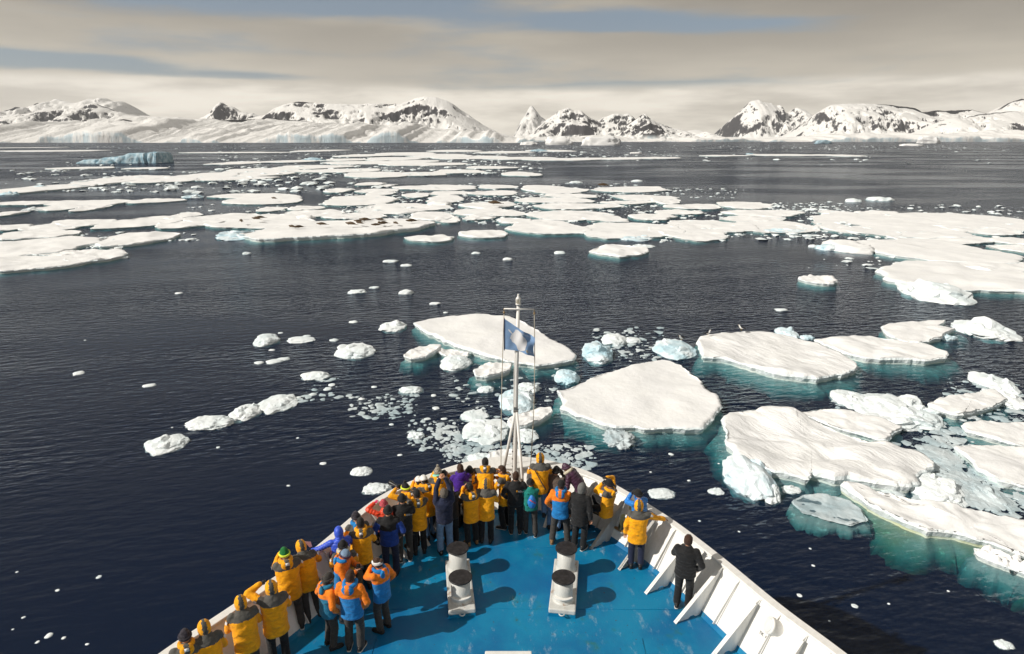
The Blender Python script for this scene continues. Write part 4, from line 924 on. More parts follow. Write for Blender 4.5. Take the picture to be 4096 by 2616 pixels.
def figure(spec):
    g = Fig(); s = spec.get('h', 1.75) / 1.75
    lean, side, tw = R(spec.get('lean', 4)), R(spec.get('side', 0)), R(spec.get('twist', 0))
    drop, aL, aR = LEG[spec.get('legs', 'stand')]
    bulk = 1 + (spec.get('bulk', 1.0) - 1) * .45
    def TT(p):
        p = np.atleast_2d(np.asarray(p, float)); out = []
        for q in p:
            k = sst(.82, 1.28, q[2]); piv = np.array([0, 0, .95]); M = rotz(tw * k) @ roty(side * k) @ rotx(-lean * k)
            out.append(M @ (q - piv) + piv + np.array([0, 0, drop]))
        return np.array(out) * s
    g.TT = TT; g.s = s
    Mtop = rotz(tw) @ roty(side) @ rotx(-lean)
    hp = TT((0, .015, 1.50))[0]
    hM = rotz(R(spec.get('hyaw', 0)) + tw) @ roty(side * .4) @ rotx(-lean * .45 - R(spec.get('nod', 6)))
    hc = hp + hM @ np.array([0, .018, .100]) * s
    g.HM = lambda q: np.asarray(q) @ hM.T + hc
    g.hc, g.hM = hc, hM
    g.headtop = g.HM(np.array([[0, 0, .125 * s]]))[0]
    # arms
    g.arms = []
    for e, key in ((-1, spec.get('la', 'front')), (1, spec.get('ra', 'front'))):
        hd, el = (ARM[key] if isinstance(key, str) else key)
        Sh = TT((e * .185, 0, 1.405))[0]; H = TT((e * hd[0], hd[1], hd[2]))[0]; E = TT((e * el[0], el[1], el[2]))[0]
        El, H = ik(Sh, H, .295 * s, .262 * s, E); g.arms.append((Sh, El, H, e))
    # legs
    g.legs = []
    for e, an in ((-1, aL), (1, aR)):
        hip = np.array([e * .098, 0, .93 + drop]) * s; an = np.array(an) * s
        kn, an = ik(hip, an, .43 * s, .425 * s, hip + np.array([e * .08, 1.0, .15])); g.legs.append((hip, kn, an, e))
    # --- trousers
    tb = spec.get('tb', 1.0); S = Soup()
    S.add(tube([(0, 0, (.84 + drop) * s), (0, -.005, (.90 + drop) * s), (0, -.005, (.97 + drop) * s), (0, 0, (1.06 + drop) * s)], [.12 * s, .17 * s, .168 * s, .15 * s], 16, [.09 * s, .125 * s, .12 * s, .10 * s], (0, 1, 0)))
    for hip, kn, an, e in g.legs:
        S.add(capsule(hip, kn,   .104 * s * tb, .086 * s * tb)); S.add(capsule(kn, an + (kn - an) * .10, .084 * s * tb, .078 * s * tb))
    g.trousers = S
    # --- jacket
    S = Soup(); J = spec.get('jk', {})
    hem = J.get('hem', .76); b = bulk
    prof = [(hem, .205, .158, 0), (hem + .04, .212, .163, 0), (.98, .198, .150, -.004), (1.14, .200, .148, -.008), (1.28, .212, .150, -.012), (1.37, .205, .138, -.012), (1.425, .165, .115, -.01), (1.465, .105, .098, -.002), (1.51, .090, .092, .004)]
    pts = [TT((0, yo, z))[0] for z, _, _, yo in prof]
    S.add(tube(pts, [r * s * b for _, r, _, _ in prof], 20, [q * s * b for _, _, q, _ in prof], (0, 1, 0)))
    for Sh, El, H, e in g.arms:
        S.add(capsule(Sh, El, .076 * s * b, .064 * s * b)); S.add(capsule(El, El + (H - El) * .93, .062 * s * b, .050 * s * b))
    g.jacket = S; g.axis = [(z, TT((0, 0, z))[0]) for z in np.linspace(hem, 1.52, 40)]
    # --- body under the clothes: one figure, fused, plus head and hands
    S = Soup()
    S.add(tube([TT((0, 0, z))[0] for z in (.86, .95, 1.1, 1.28, 1.38, 1.44, 1.50, 1.56)], [.13 * s, .15 * s, .13 * s, .16 * s, .15 * s, .08 * s, .052 * s, .05 * s], 14, [.09 * s, .10 * s, .09 * s, .105 * s, .09 * s, .065 * s, .055 * s, .052 * s], (0, 1, 0)))
    for hip, kn, an, e in g.legs: S.add(capsule(hip, kn, .075 * s, .052 * s)); S.add(capsule(kn, an, .052 * s, .038 * s))
    for Sh, El, H, e in g.arms: S.add(capsule(Sh, El, .05 * s, .04 * s)); S.add(capsule(El, H, .038 * s, .028 * s))
    S.add(ellipsoid(hc + hM @ np.array([0, -.012, 0]) * s, np.array([.066, .078, .105]) * s, 2, hM))
    g.body = S
    return g
def pend(soup, vox, sm, fin):
    me = mesh('fuse', soup.V(), soup.f, [], None, True); o = bpy.data.objects.new('fuse', me); COL.objects.link(o)
    md = o.modifiers.new('r', 'REMESH'); md.mode = 'VOXEL'; md.voxel_size = vox
    md = o.modifiers.new('s', 'SMOOTH'); md.factor = .5; md.iterations = sm
    PENDING.append((o, fin))
def flush():
    dg = bpy.context.evaluated_depsgraph_get()
    for o, fin in PENDING:
        ev = o.evaluated_get(dg); me = bpy.data.meshes.new_from_object(ev)
        V = np.empty(len(me.vertices) * 3); me.vertices.foreach_get('co', V); V = V.reshape(-1, 3)
        N = np.empty(len(me.vertices) * 3); me.vertices.foreach_get('normal', N); N = N.reshape(-1, 3)
        F = [tuple(p.vertices) for p in me.polygons]
        fin(V, N, F); old = o.data; bpy.data.objects.remove(o); bpy.data.meshes.remove(old); bpy.data.meshes.remove(me)
    PENDING.clear()
def shoe_mesh(mt, sole, k=1.0):
    S = Soup(); ys = [-.095, -.075, -.02, .05, .11, .155, .175]; rx = [.020, .036, .040, .044, .045, .034, .012]; rz = [.035, .055, .060, .045, .034, .026, .010]
    v, f = tube([(0, y, .045 + (r - .045) * .4) for y, r in zip(ys, rz)], rx, 12, rz, (0, 0, 1)); v = np.array(v); v[:, 2] = np.maximum(v[:, 2], .012); S.add((v, f), 0)
    out = [(-.030, -.09), (-.042, -.04), (-.040, .02), (-.048, .08), (-.044, .13), (-.025, .172), (.02, .178), (.040, .14), (.046, .08), (.038, .02), (.040, -.04), (.028, -.09)]
    n = len(out); v = [(x, y, 0) for x, y in out] + [(x, y, .024) for x, y in out]
    S.add((v, [tuple(range(n)), tuple(range(n, 2 * n))[::-1]] + [(i, n + i, n + (i + 1) % n, (i + 1) % n) for i in range(n)]), 1)
    S.add(tube([(0, -.035, .05), (0, -.035, .13)], [.045, .048], 12), 0)
    return mesh('shoe', S.V() * k, S.f, [C_[mt], C_[sole]], S.m)
SHOES = {}
def cap_mesh(r, shrink, noise=0.0, seed=0, sub=4, longhair=False, dome=0.0):
    """a shell over the skull; where shrink(x,y,z) is true it dives under the skin"""
    v, f = ico(sub); v = v.copy(); p = v * np.array(r)
    if dome: p[:, 2] += dome * np.clip(v[:, 2], 0, 1) ** 2
    d = 1 + noise * fbm(v * 6 + seed, 3, seed); p = p * d[:, None]
    k = np.array([shrink(*q) for q in v]); p[k] *= .80
    if longhair:
        lo = (v[:, 1] < .12) & (v[:, 2] < -.1); p[lo, 2] -= .17 * np.clip((-v[lo, 2] - .1) / .6, 0, 1); p[lo, 1] = p[lo, 1] * .75 - .03
    return p, f
def person(label, hx, hy, **sp):
    g = figure(sp); s = g.s; f_ = R(sp.get('face', 0)); ca, sa = math.cos(f_), math.sin(f_)
    zb = sp.get('z', 0.0) + .012
    extra = {'pom': .04, 'hood': .03}.get(sp.get('head'), .015) * s
    T = un(hx, hy, DZ + zb + g.headtop[2] + extra)
    hxy = (ca * g.headtop[0] - sa * g.headtop[1], sa * g.headtop[0] + ca * g.headtop[1])
    if 'foot' in sp: q = un(*sp['foot'], DZ + zb); loc = Vector((q.x, q.y, DZ + zb))
    else: loc = Vector((T.x - hxy[0], T.y - hxy[1], DZ + zb))
    root = tag(empty('person', loc, f_), label, 'person', 'passengers on the foredeck')
    J = sp.get('jk', {}); style = J.get('style', 'plain'); cols = J.get('cols', ['black'])
    # body
    H = head_soup(g.HM, s); hands = Soup(); gl = sp.get('gloves', False)
    for Sh, El, Hd, e in g.arms: hs = hand_soup(Hd - (Hd - El) / np.linalg.norm(Hd - El) * .02, Hd - El, e, s); hands.add((hs.V(), hs.f), 3 if gl else 0)
    def fin_body(V, N, F, H=H, hands=hands, root=root):
        S = Soup(); S.add((V, F), 0); a = H.V(); o = len(V); S.v.append(a); S.f += [tuple(i + o for i in q) for q in H.f]; S.m += H.m; S.add((hands.V(), hands.f), 3 if gl else 0)
        obj('body', mesh('body', S.V(), S.f, [C_['skin'], C_['eye'], C_['lip'], C_['pink' if gl == 'pink' else 'glove']], S.m), root)
    pend(g.body, .03, 2, fin_body)
    tc = C_[sp.get('tr', 'black')]
    def fin_tr(V, N, F, root=root):
        V = V + N * (.006 * fbm(V * np.array([9, 9, 14.]) + hx, 3, int(hx) % 97))[:, None]; obj('trousers', mesh('trousers', V, F, tc), root)
    pend(g.trousers, .021, 3, fin_tr)
    mats = [C_[c] for c in cols]
    def fin_j(V, N, F, root=root, g=g):
        A = np.array([p for _, p in g.axis]); zz = np.array([z for z, _ in g.axis])
        D = np.linalg.norm(V[:, None] - A[None], axis=2); k = D.argmin(1); dt = D[np.arange(len(V)), k] - .17 * s; tz = zz[k]
        da = np.full(len(V), 9.); au = np.zeros(len(V))
        for Sh, El, Hd, e in g.arms:
            for P, Q, off in ((Sh, El, 0), (El, Hd, 1)):
                d_ = Q - P; u = np.clip(((V - P) @ d_) / (d_ @ d_), 0, 1); dd = np.linalg.norm(V - P - u[:, None] * d_, axis=1) - .06 * s
                b = dd < da; da[b] = dd[b]; au[b] = u[b] + off
        arm = (da < dt) & (au > .22)
        q = J.get('quilt', 0)
        if q:
            ph = np.where(arm, au * .28, tz) / q; V = V + N * (.011 * np.abs(np.sin(math.pi * ph)) - .006)[:, None]
        V = V + N * ((.017 if style != 'puffer' else .004) * fbm(V * np.array([7, 7, 12.]) + hy, 3, int(hy) % 89))[:, None]
        Fi = np.array([x[:3] for x in F]); ft = tz[Fi].mean(1); fa = arm[Fi].mean(1) > .5; fu = au[Fi].mean(1)
        mi = np.zeros(len(F), int)
        if style == 'parka': mi[(~fa) & (ft > 1.325)] = 1
        elif style == 'duo': mi[(~fa) & (ft < 1.26)] = 1
        elif style == 'fleece': mi[(~fa) & (ft > 1.20)] = 1; mi[fa & (fu > 1.35)] = 1
        elif style == 'vest': mi[(~fa)] = 1
        obj('jacket', mesh('jacket', V, F, mats, mi), root)
    pend(g.jacket, .017 if J.get('quilt') else .02, 2 if J.get('quilt') else 3, fin_j)
    # shoes
    key = (sp.get('shoe', 'shoe'), sp.get('sole', 'bsole'))
    if key not in SHOES: SHOES[key] = shoe_mesh(*key)
    for hip, kn, an, e in g.legs:
        o = obj('shoe', SHOES[key], root, (an[0], an[1] + .02, an[2] - .085 * s)); o.rotation_euler = (0, 0, -e * R(9)); o.scale = (s * 1.08,) * 3
    # head wear
    hm = lambda vf, name, mt, mi=None: obj(name, mesh(name, g.HM(np.asarray(vf[0]) * s), vf[1], mt, mi), root)
    hd = sp.get('head', 'hair'); hc = C_[sp.get('hc', 'h_black')]
    if hd in ('hair', 'long', 'band', 'cap', 'bun'):
        face = lambda x, y, z: (y > .30 and z < .52) or (z < -.55 and hd != 'long') or (abs(x) > .8 and z < .05 and y > -.2)
        hm(cap_mesh((.089, .110, .132), face, .10, int(hx), 4, hd == 'long'), 'hair', C_[sp.get('hair', 'h_black')] if hd in ('band', 'cap', 'bun') else hc)
    if hd == 'band':
        v, f = lathe([(.094, -.03), (.099, -.02), (.099, .02), (.094, .03)], 24); v = np.array([q[:] for q in v]) * np.array([.98, 1.2, 1]) + np.array([0, -.004, .03]); hm((v, f), 'headband', hc)
        hm(ellipsoid((0, -.115, .075), (.04, .04, .04), 3), 'hair_bun', C_['h_brown'])
    if hd in ('beanie', 'pom', 'beret'):
        low = lambda x, y, z: z < (-.02 if y > 0 else -.30) or (y > .62 and z < .18)
        hm(cap_mesh((.089, .111, .130), low, .05, int(hx), 4, dome=.012), 'beanie', hc)
        v, f = tube([(.096 * math.cos(a), .116 * math.sin(a) - .004, .012 + .024 * math.sin(a)) for a in np.linspace(0, 2 * math.pi, 25)], .017, 8, .026, (0, 0, 1)); hm((v, f), 'beanie_cuff', C_[sp.get('cuff', sp.get('hc', 'black'))])
        if hd == 'pom': hm(ellipsoid((0, -.02, .165), (.037, .037, .037), 3), 'pompom', C_[sp.get('pomc', 'zebra')])
        if sp.get('hairback'): hm(cap_mesh((.085, .106, .118), lambda x, y, z: y > .05 or z > .2, .1, int(hx), 4, True), 'hair', C_[sp['hairback']])
    if hd == 'cap':
        hm(cap_mesh((.095, .116, .135), lambda x, y, z: z < .12, 0, 1, 4), 'cap_crown', hc)
        a = np.linspace(-1.1, 1.1, 13); top_ = [(.088 * math.sin(q), .092 * math.cos(q), .03) for q in a]; outr = [(.090 * math.sin(q), .092 * math.cos(q) + .075 * max(math.cos(q * 1.35), 0), .018) for q in a]
        v = top_ + outr + [(x, y, z - .006) for x, y, z in top_] + [(x, y, z - .006) for x, y, z in outr]; n = 13
        f = [(i, i + 1, n + i + 1, n + i) for i in range(n - 1)] + [(2 * n + i, 3 * n + i, 3 * n + i + 1, 2 * n + i + 1) for i in range(n - 1)] + [(n + i, n + i + 1, 3 * n + i + 1, 3 * n + i) for i in range(n - 1)]
        v = np.array(v) * (np.array([1, -1, 1]) if sp.get('capback') else 1); hm((v, f), 'cap_brim', hc)
    if hd == 'hood':
        V = []; F = []; mi = []; na, nr_ = 28, 11; ry_, rz_ = .127, .147
        for sh in (1.0, .92):
            for i in range(nr_ + 1):
                ph = .02 + (1.92 - .02) * i / nr_
                for k in range(na):
                    al = 2 * math.pi * k / na; sx_, sz_ = math.cos(al) * math.sin(ph), math.sin(al) * math.sin(ph)
                    V.append((.107 * sh * sx_, -ry_ * sh * math.cos(ph) - .012, rz_ * sh * sz_ * (1.0 if sz_ > 0 else 1.28) + .0))
        S_ = (nr_ + 1) * na
        for i in range(nr_):
            for k in range(na):
                a, b = i * na + k, i * na + (k + 1) % na
                F.append((a, b, b + na, a + na)); F.append((S_ + a, S_ + a + na, S_ + b + na, S_ + b))
                st = 1 if (abs(V[a][0]) < .036 and abs(V[b][0]) < .042 and V[a][2] > -.13) else 0
                mi += [st, 0]
        for k in range(na):
            a, b = nr_ * na + k, nr_ * na + (k + 1) % na; F.append((a, S_ + a, S_ + b, b)); mi.append(0)
        V = np.array(V); V = V + .006 * fbm(V * 22 + hx, 3, 3)[:, None] * np.array([1, 1, 1.])
        hcols = sp.get('hoodcols', ('yellow', 'grey')); hm((V, F), 'hood', [C_[c] for c in hcols], mi)
        if hcols[0] == 'yellow':
            hm(ellipsoid((0, -.137, -.045), (.006, .006, .022), 2), 'hood_toggle', C_['black'])
    # hood lying on the shoulders, label patches
    def tt(vf, name, mt, mi=None):
        v = g.TT(np.asarray(vf[0])); return obj(name, mesh(name, v, vf[1], mt, mi), root)
    hdn = J.get('hooddown')
    if hdn:
        S = Soup(); ar = np.linspace(-2.35, 2.35, 15)
        S.add(tube([(.105 * math.sin(a), -.115 * math.cos(a) + .02, 1.49 - .02 * math.cos(a)) for a in ar], [.018 + .030 * max(0, math.cos(a / 2.2)) for a in ar], 10), 0)
        v, f = ellipsoid((0, -.135, 1.43), (.115, .055, .105), 3); S.add((v, f), 0)
        v = S.V(); mi = [1 if abs(np.mean([v[i][0] for i in q])) < .042 and np.mean([v[i][1] for i in q]) < -.08 else 0 for q in S.f]
        v = v + .008 * fbm(v * 16 + hx, 3, 5)[:, None]
        tt((v, S.f), 'hood', [C_[hdn[0]], C_[hdn[1]]], mi)
        if hdn[0] == 'yellow':
            mb = MB(); mb.box(-.036, .036, -.200, -.188, 1.43, 1.485); tt((mb.v, mb.f), 'hood_label', C_['label'])
    if style == 'parka':
        for Sh, El, Hd, e in g.arms:
            d_ = (El - Sh) / np.linalg.norm(El - Sh); up = np.array([0, 0, 1.]); outv = np.cross(d_, np.cross(np.array([e * 1., -.55, .15]), d_)); outv /= np.linalg.norm(outv); sd = np.cross(d_, outv)
            c = Sh + d_ * .085 * s + outv * .078 * s * (1 + (sp.get('bulk', 1) - 1) * .45)
            q = [c + d_ * a * .030 * s + sd * b * .024 * s for a, b in ((-1, -1), (1, -1), (1, 1), (-1, 1))]
            mb = MB(); mb.prism([Vector(x) for x in q], Vector(outv * .008)); mb.build('sleeve_patch', C_['label'], root)
        # print across the yoke seam and at the hem
        v, f = [], []
    if J.get('logo'):
        mb = MB(); a = np.linspace(.3, 5.9, 12); cx_, cz_, ys = .035, 1.30, -.172
        pr_ = [(cx_ + .019 * math.cos(q), ys, cz_ + .022 * math.sin(q)) for q in a] + [(cx_ + .010 * math.cos(q), ys, cz_ + .012 * math.sin(q)) for q in a[::-1]]
        mb.prism(pr_, (0, .012, 0)); tt((mb.v, mb.f), 'ring_emblem', C_['yellow'])
        for body, zz in (('Quark', 1.302), ('Expeditions', 1.278)):
            me = text_mesh(body, .030, C_['label']); vv = np.array([q.co[:] for q in me.vertices]); vv[:, 0] -= vv[:, 0].min()
            pv = np.stack([cx_ + .03 + vv[:, 0], np.full(len(vv), ys - .002 + .02 * (vv[:, 0] / .15) ** 2), zz + vv[:, 1]], -1); tt((pv, [tuple(p.vertices) for p in me.polygons]), 'lettering', C_['label'])
    if J.get('collar'):
        S = Soup(); ar = np.linspace(-2.6, 2.6, 17)
        S.add(tube([(.105 * math.sin(a), -.115 * math.cos(a) + .03, 1.50 + .01 * math.cos(a)) for a in ar], [.042] * 17, 10)); v = S.V(); tt((v + .012 * fbm(v * 30, 3, 4)[:, None], S.f), 'fur_collar' if J['collar'] == 'cream' else 'scarf', C_[J['collar']])
    if J.get('strap'):
        mb = MB(); P = [(-.16 + .30 * u, -.165 - .03 * math.sin(math.pi * u), 1.40 - .55 * u) for u in np.linspace(0, 1, 12)]; v, f = tube(P, .016, 6, .008, (0, 1, 0)); tt((v, f), 'bag_strap', C_['leather'])
    g.root = root; g.loc = loc; g.face = f_
    g.world = lambda p: Vector((ca * p[0] - sa * p[1] + loc.x, sa * p[0] + ca * p[1] + loc.y, p[2] + loc.z))
    return g
def camera_thing(g, label, tele=0.0, bino=False):
    """camera or binoculars held before the face"""
    p = (g.arms[0][2] + g.arms[1][2]) / 2 + np.array([0, .02, .02]); c = g.world(p)
    mid = g.face + (0)
    e = tag(empty('binoculars' if bino else 'camera', c, g.face), label, 'binoculars' if bino else 'camera')
    if bino:
        for k in (-1, 1):
            mb = MB(); v, f = lathe([(.018, -.05), (.02, -.03), (.019, .02), (.027, .05), (.028, .09), (.024, .092)], 14, (0, 1, 0), (k * .033, 0, 0)); mb.add(v, f); mb.build('barrel', C_['plastic'], e, True)
        mb = MB(); mb.box(-.03, .03, -.01, .03, -.008, .008, 0, .004); mb.build('bridge', C_['plastic'], e)
        return e
    mb = MB(); mb.box(-.068, .068, -.03, .03, -.045, .045, 0, .01); mb.box(-.028, .028, -.03, .025, .045, .07, 0, .008); mb.build('camera_body', C_['plastic'], e)
    L = .09 + tele; v, f = lathe([(.034, .03), (.036, .05), (.034, L * .6), (.040 + .1 * tele, L), (.040 + .1 * tele, L + .03), (.034, L + .032)], 18, (0, 1, 0)); mb = MB(); mb.add(v, f); mb.build('lens_barrel', C_['plastic'], e, True)
    v, f = lathe([(.03, L + .030), (.03, L + .034)], 16, (0, 1, 0)); mb = MB(); mb.add(v, f); mb.build('lens_glass', C_['lens'], e)
    return e
Y1 = dict(style='parka', cols=['yellow', 'grey'], hem=.70)
YD = dict(Y1, hooddown=('yellow', 'grey'))
OB = dict(style='duo', cols=['orange', 'blue'], hooddown=('blue', 'orange'), hem=.78)
BK = dict(style='plain', cols=['black'], logo=True, hem=.84)
# ---- who stands where (photo column and row of the top of each head)
B12 = 1.12
cam_people = []
a = person('person in yellow parka leaning wide-elbowed on the rail left of the mast, dark hair', 1941, 1828, la='wide', ra='wide', lean=28, jk=YD, bulk=B12, head='hair', legs='leanback', z=.30)
a = person('person in yellow parka with raised hood and brown bag strap right of the mast', 2161, 1808, la='hold', ra='hold', lean=6, jk=dict(Y1, strap=True), bulk=B12, head='hood', tr='jeans', z=.42, nod=8)
camera_thing(a, 'camera held by the hooded person right of the mast')
a = person('man in yellow parka with sunglasses facing left beside the mast', 2005, 1860, face=62, hyaw=18, la='hold', ra='hold', jk=YD, bulk=1.08, head='hair', hc='h_brown', h=1.80, shoe='shoe', sole='sole')
camera_thing(a, 'small camera in the hands of the man with sunglasses')
HMs = a.HM; mb = MB(); v, f = tube([(.082 * math.sin(q), .094 * math.cos(q) + .006, .014) for q in np.linspace(-1.35, 1.35, 15)], .007, 6, .016, (0, 0, 1)); obj('sunglasses', mesh('sunglasses', HMs(np.array(v)), f, C_['lens']), a.root)
person('man in black jacket with a small yellow ring logo standing at the centre, back turned', 2064, 1884, la='pocket', ra='pocket', lean=0, jk=BK, head='hair', hc='h_brown', tr='black', h=1.76, hyaw=-14, shoe='shoe', sole='sole')
k5 = person('child in teal jacket with black beanie carrying a blue backpack', 2121, 1912, la='front', ra='front', face=8, jk=dict(style='vest', cols=['teal', 'teal'], hem=.82), head='beanie', hc='black', tr='char', h=1.58, shoe='shoe', sole='sole', legs='stride')
person('man in taupe sweater and black beanie raising a camera at the starboard bow', 2226, 1863, face=-22, la='cam', ra='cam', jk=dict(cols=['brown'], hem=.84), head='beanie', hc='black', tr='jeans', h=1.78, lean=6, gloves='black')
person('person in plum puffer coat with a fur collar bending to the left', 2268, 1880, face=62, la='reach', ra='reach', lean=38, jk=dict(style='puffer', cols=['plum'], hem=.80, quilt=.075, collar='cream'), head='beanie', hc='plum', tr='char', z=.36, h=1.66, foot=(2318, 2078), shoe='shoe', sole='sole', nod=20)
person('man in orange and blue jacket with a black cap, right of centre', 2246, 1917, face=-12, la='pocket', ra='hold', lean=2, jk=OB, head='cap', hc='black', hair='h_brown', tr='char', h=1.80, legs='wide', shoe='tan', sole='tan', capback=True)
person('person in long black coat with a grey hood up, facing right', 2331, 1929, face=-30, la='down', ra='down', lean=5, jk=dict(cols=['black'], hem=.70), head='hood', hoodcols=('grey2', 'grey2'), tr='black', h=1.78, shoe='shoe', sole='sole', bulk=1.08)
a = person('person in yellow parka sitting against the starboard bulwark, arm raised to black curly hair', 2436, 1915, face=52, la='cam', ra='high', lean=-8, jk=YD, bulk=B12, head='beanie', hc='black', tr='black', legs='perch', z=.38, h=1.72, gloves='black', shoe='tan')
person('person in yellow parka and black beanie in the second row left of the mast', 1878, 1862, la='front', ra='front', lean=8, face=6, jk=YD, bulk=1.15, head='beanie', hc='black', h=1.80)
person('woman with long brown hair in a purple jacket at the port bow rail', 1840, 1853, la='rail', ra='rail', lean=12, face=12, jk=dict(cols=['purple'], hem=.78, hooddown=('purple', 'purple')), head='long', hc='h_brown', h=1.70, z=.25)
a = person('dark-haired person in yellow parka holding a camera, in front of the second row', 1876, 1928, face=28, la='cam', ra='cam', lean=4, jk=YD, bulk=1.08, head='hair', h=1.72, hyaw=12, shoe='tan')
camera_thing(a, 'camera held by the dark-haired person in yellow left of the hooded one')
person('person in yellow parka with hood up standing left of the mast, back to the deck', 1944, 1912, la='front', ra='front', lean=6, face=-4, jk=Y1, bulk=1.15, head='hood', h=1.74)
a = person('man in navy sweater and blue jeans with both arms raised over his head', 1774, 1953, la='up', ra='up', face=14, lean=-3, jk=dict(cols=['navy'], hem=.86), bulk=1.0, head='hair', hc='h_grey', tr='jeans', h=1.80, nod=-4)
person('woman in black with long dark hair behind the man with raised arms', 1798, 1926, la='front', ra='front', lean=8, face=10, jk=dict(cols=['black'], hem=.80), head='long', hc='h_black', h=1.70, shoe='tan', sole='tan')
person('person in yellow parka with mottled knitted hat and mint scarf at the port rail', 1750, 1862, la='cam', ra='rail', lean=16, face=10, jk=dict(YD, collar='mint'), bulk=1.1, head='pom', hc='zebra', h=1.70, z=.22)
person('dark-haired person half hidden beside the mottled hat at the rail', 1776, 1878, la='cam', ra='cam', lean=16, face=-10, jk=YD, bulk=1.0, head='hair', h=1.66, z=.15)
a = person('person in yellow parka with a white cap aiming a camera over the port rail', 1692, 1898, la='cam', ra='cam', lean=16, face=42, jk=YD, bulk=1.12, head='cap', hc='white', tr='jeans', h=1.74)
camera_thing(a, 'camera of the person with the white cap')
person('second person in yellow with a white cap almost hidden behind the first', 1672, 1903, la='cam', ra='rail', lean=14, face=30, jk=YD, bulk=1.0, head='cap', hc='white', h=1.66)
a = person('person in yellow parka with a neon-banded black hat behind a long telephoto lens', 1618, 1926, la='high', ra='cam', lean=16, face=50, jk=YD, bulk=1.08, head='pom', hc='black', cuff='neon', pomc='black', h=1.72, z=.1)
camera_thing(a, 'long black telephoto camera pointing out over the port rail', tele=.22)
a = person('black-haired person in yellow parka lifting a camera, third row on port side', 1664, 1953, la='cam', ra='cam', lean=3, face=18, jk=YD, bulk=1.08, head='hair', h=1.74, hyaw=8)
camera_thing(a, 'camera lifted by the black-haired person in the third row')
person('man in black jacket with a logo, black beanie and grey trousers on the port side', 1607, 1973, la='hold', ra='hold', lean=3, face=14, jk=BK, head='beanie', hc='black', tr='char', h=1.78, shoe='shoe', sole='sole')
a = person('person in red puffer with a red striped beanie and pink glove at the port rail', 1532, 1996, la='high', ra='rail', lean=4, face=35, jk=dict(style='puffer', cols=['red'], hem=.80, quilt=.07), head='beanie', hc='striped', tr='black', h=1.60, gloves='pink', legs='kneel', z=.35)
person('man in blue fleece with black shoulders and black beanie, hands in pockets', 1551, 2020, la='pocket', ra='pocket', lean=0, face=4, jk=dict(style='fleece', cols=['fleece', 'black'], hem=.80), head='beanie', hc='black', tr='navy', h=1.80, bulk=1.05)
person('person in yellow parka and khaki trousers, dark hair, beside the blue puffer', 1440, 2068, la='front', ra='front', lean=6, face=14, jk=YD, bulk=1.12, head='hair', tr='khaki', h=1.76)
person('person with a blue hood mostly hidden behind the one in khaki trousers', 1421, 2044, la='rail', ra='rail', lean=12, face=25, jk=dict(YD, hooddown=('blue', 'yellow')), head='beanie', hc='nordic', tr='khaki', h=1.70, z=.10)
a = person('person in shiny royal blue hooded puffer reaching to the rail with a pink paper', 1352, 2103, la='side', ra='rail', lean=6, face=25, jk=dict(style='puffer', cols=['royal'], hem=.82, quilt=.07), head='hood', hoodcols=('royal', 'royal'), tr='burg', h=1.64, legs='kneel', z=.30)
pp = a.world(a.arms[0][2] + np.array([-.03, .05, .06])); mb = MB(); mb.prism([Vector((0, 0, 0)), Vector((.05, .02, .0)), Vector((.03, .02, .12)), Vector((-.10, -.02, .16))], (0, .004, 0)); tag(mb.build('paper', mat('pink_paper', (.75, .42, .38), .7), None, False, pp), 'folded pink paper in the hand of the blue puffer', 'paper')
person('person in black beanie and cream collar behind the man in the slate beanie', 1369, 2158, la='front', ra='front', lean=5, face=20, jk=dict(YD, collar='cream'), head='beanie', hc='black', h=1.70)
a = person('man in orange and blue jacket with slate beanie holding a camera, turned to the right', 1386, 2200, la='hold', ra='hold', lean=6, face=-95, hyaw=-25, jk=OB, bulk=1.08, head='beanie', hc='slate', cuff='plum', h=1.76, tr='black', nod=18)
camera_thing(a, 'camera held at chest height by the man in the slate beanie')
person('woman with a white headband and hair bun in orange and blue jacket facing left', 1505, 2229, la='mouth', ra='pocket', lean=2, face=58, hyaw=10, jk=OB, bulk=1.04, head='band', hc='white', hair='h_brown', tr='char', h=1.72, gloves='black')
person('person in orange and teal jacket with a dark grey beanie, leftmost of the three chatting', 1313, 2289, la='pocket', ra='pocket', lean=2, face=-48, jk=dict(OB, cols=['orange', 'teal2'], hooddown=('teal2', 'orange')), bulk=1.02, head='beanie', hc='char', hairback='h_brown', tr='char', h=1.70)
person('short-haired man in orange and blue jacket, back turned, nearest of the chatting group', 1400, 2278, la='pocket', ra='pocket', lean=0, face=-6, jk=OB, bulk=1.10, head='hair', hc='h_brown', tr='char', h=1.82, shoe='shoe', sole='sole')
person('person in yellow parka with hood up leaning over the port rail beside the green beanie', 1198, 2156, la='rail', ra='rail', lean=24, face=34, jk=Y1, bulk=1.15, head='hood', tr='char', legs='leanback', h=1.76, nod=14)
a = person('person in yellow parka with a green knitted beanie stepping up on the port rail', 1134, 2188, la='cam', ra='rail', lean=14, face=30, jk=YD, bulk=1.18, head='beanie', hc='green', cuff='neon', tr='char', legs='stepl', h=1.80, z=.06, gloves='black', shoe='shoe', sole='sole')
camera_thing(a, 'camera in black gloves of the person with the green beanie')
person('person in yellow parka with hood up and one gloved hand lifted to the face', 1080, 2318, la='high', ra='front', lean=6, face=26, jk=Y1, bulk=1.18, head='hood', tr='black', h=1.82, gloves='black')
person('hooded person in yellow parka, hands joined, third from the left end', 957, 2378, la='front', ra='front', lean=12, face=32, jk=Y1, bulk=1.18, head='hood', tr='char', h=1.78)
person('hooded person in yellow parka next to the nordic beanie at the left end', 810, 2476, la='rail', ra='front', lean=14, face=35, jk=Y1, bulk=1.15, head='hood', tr='black', h=1.76)
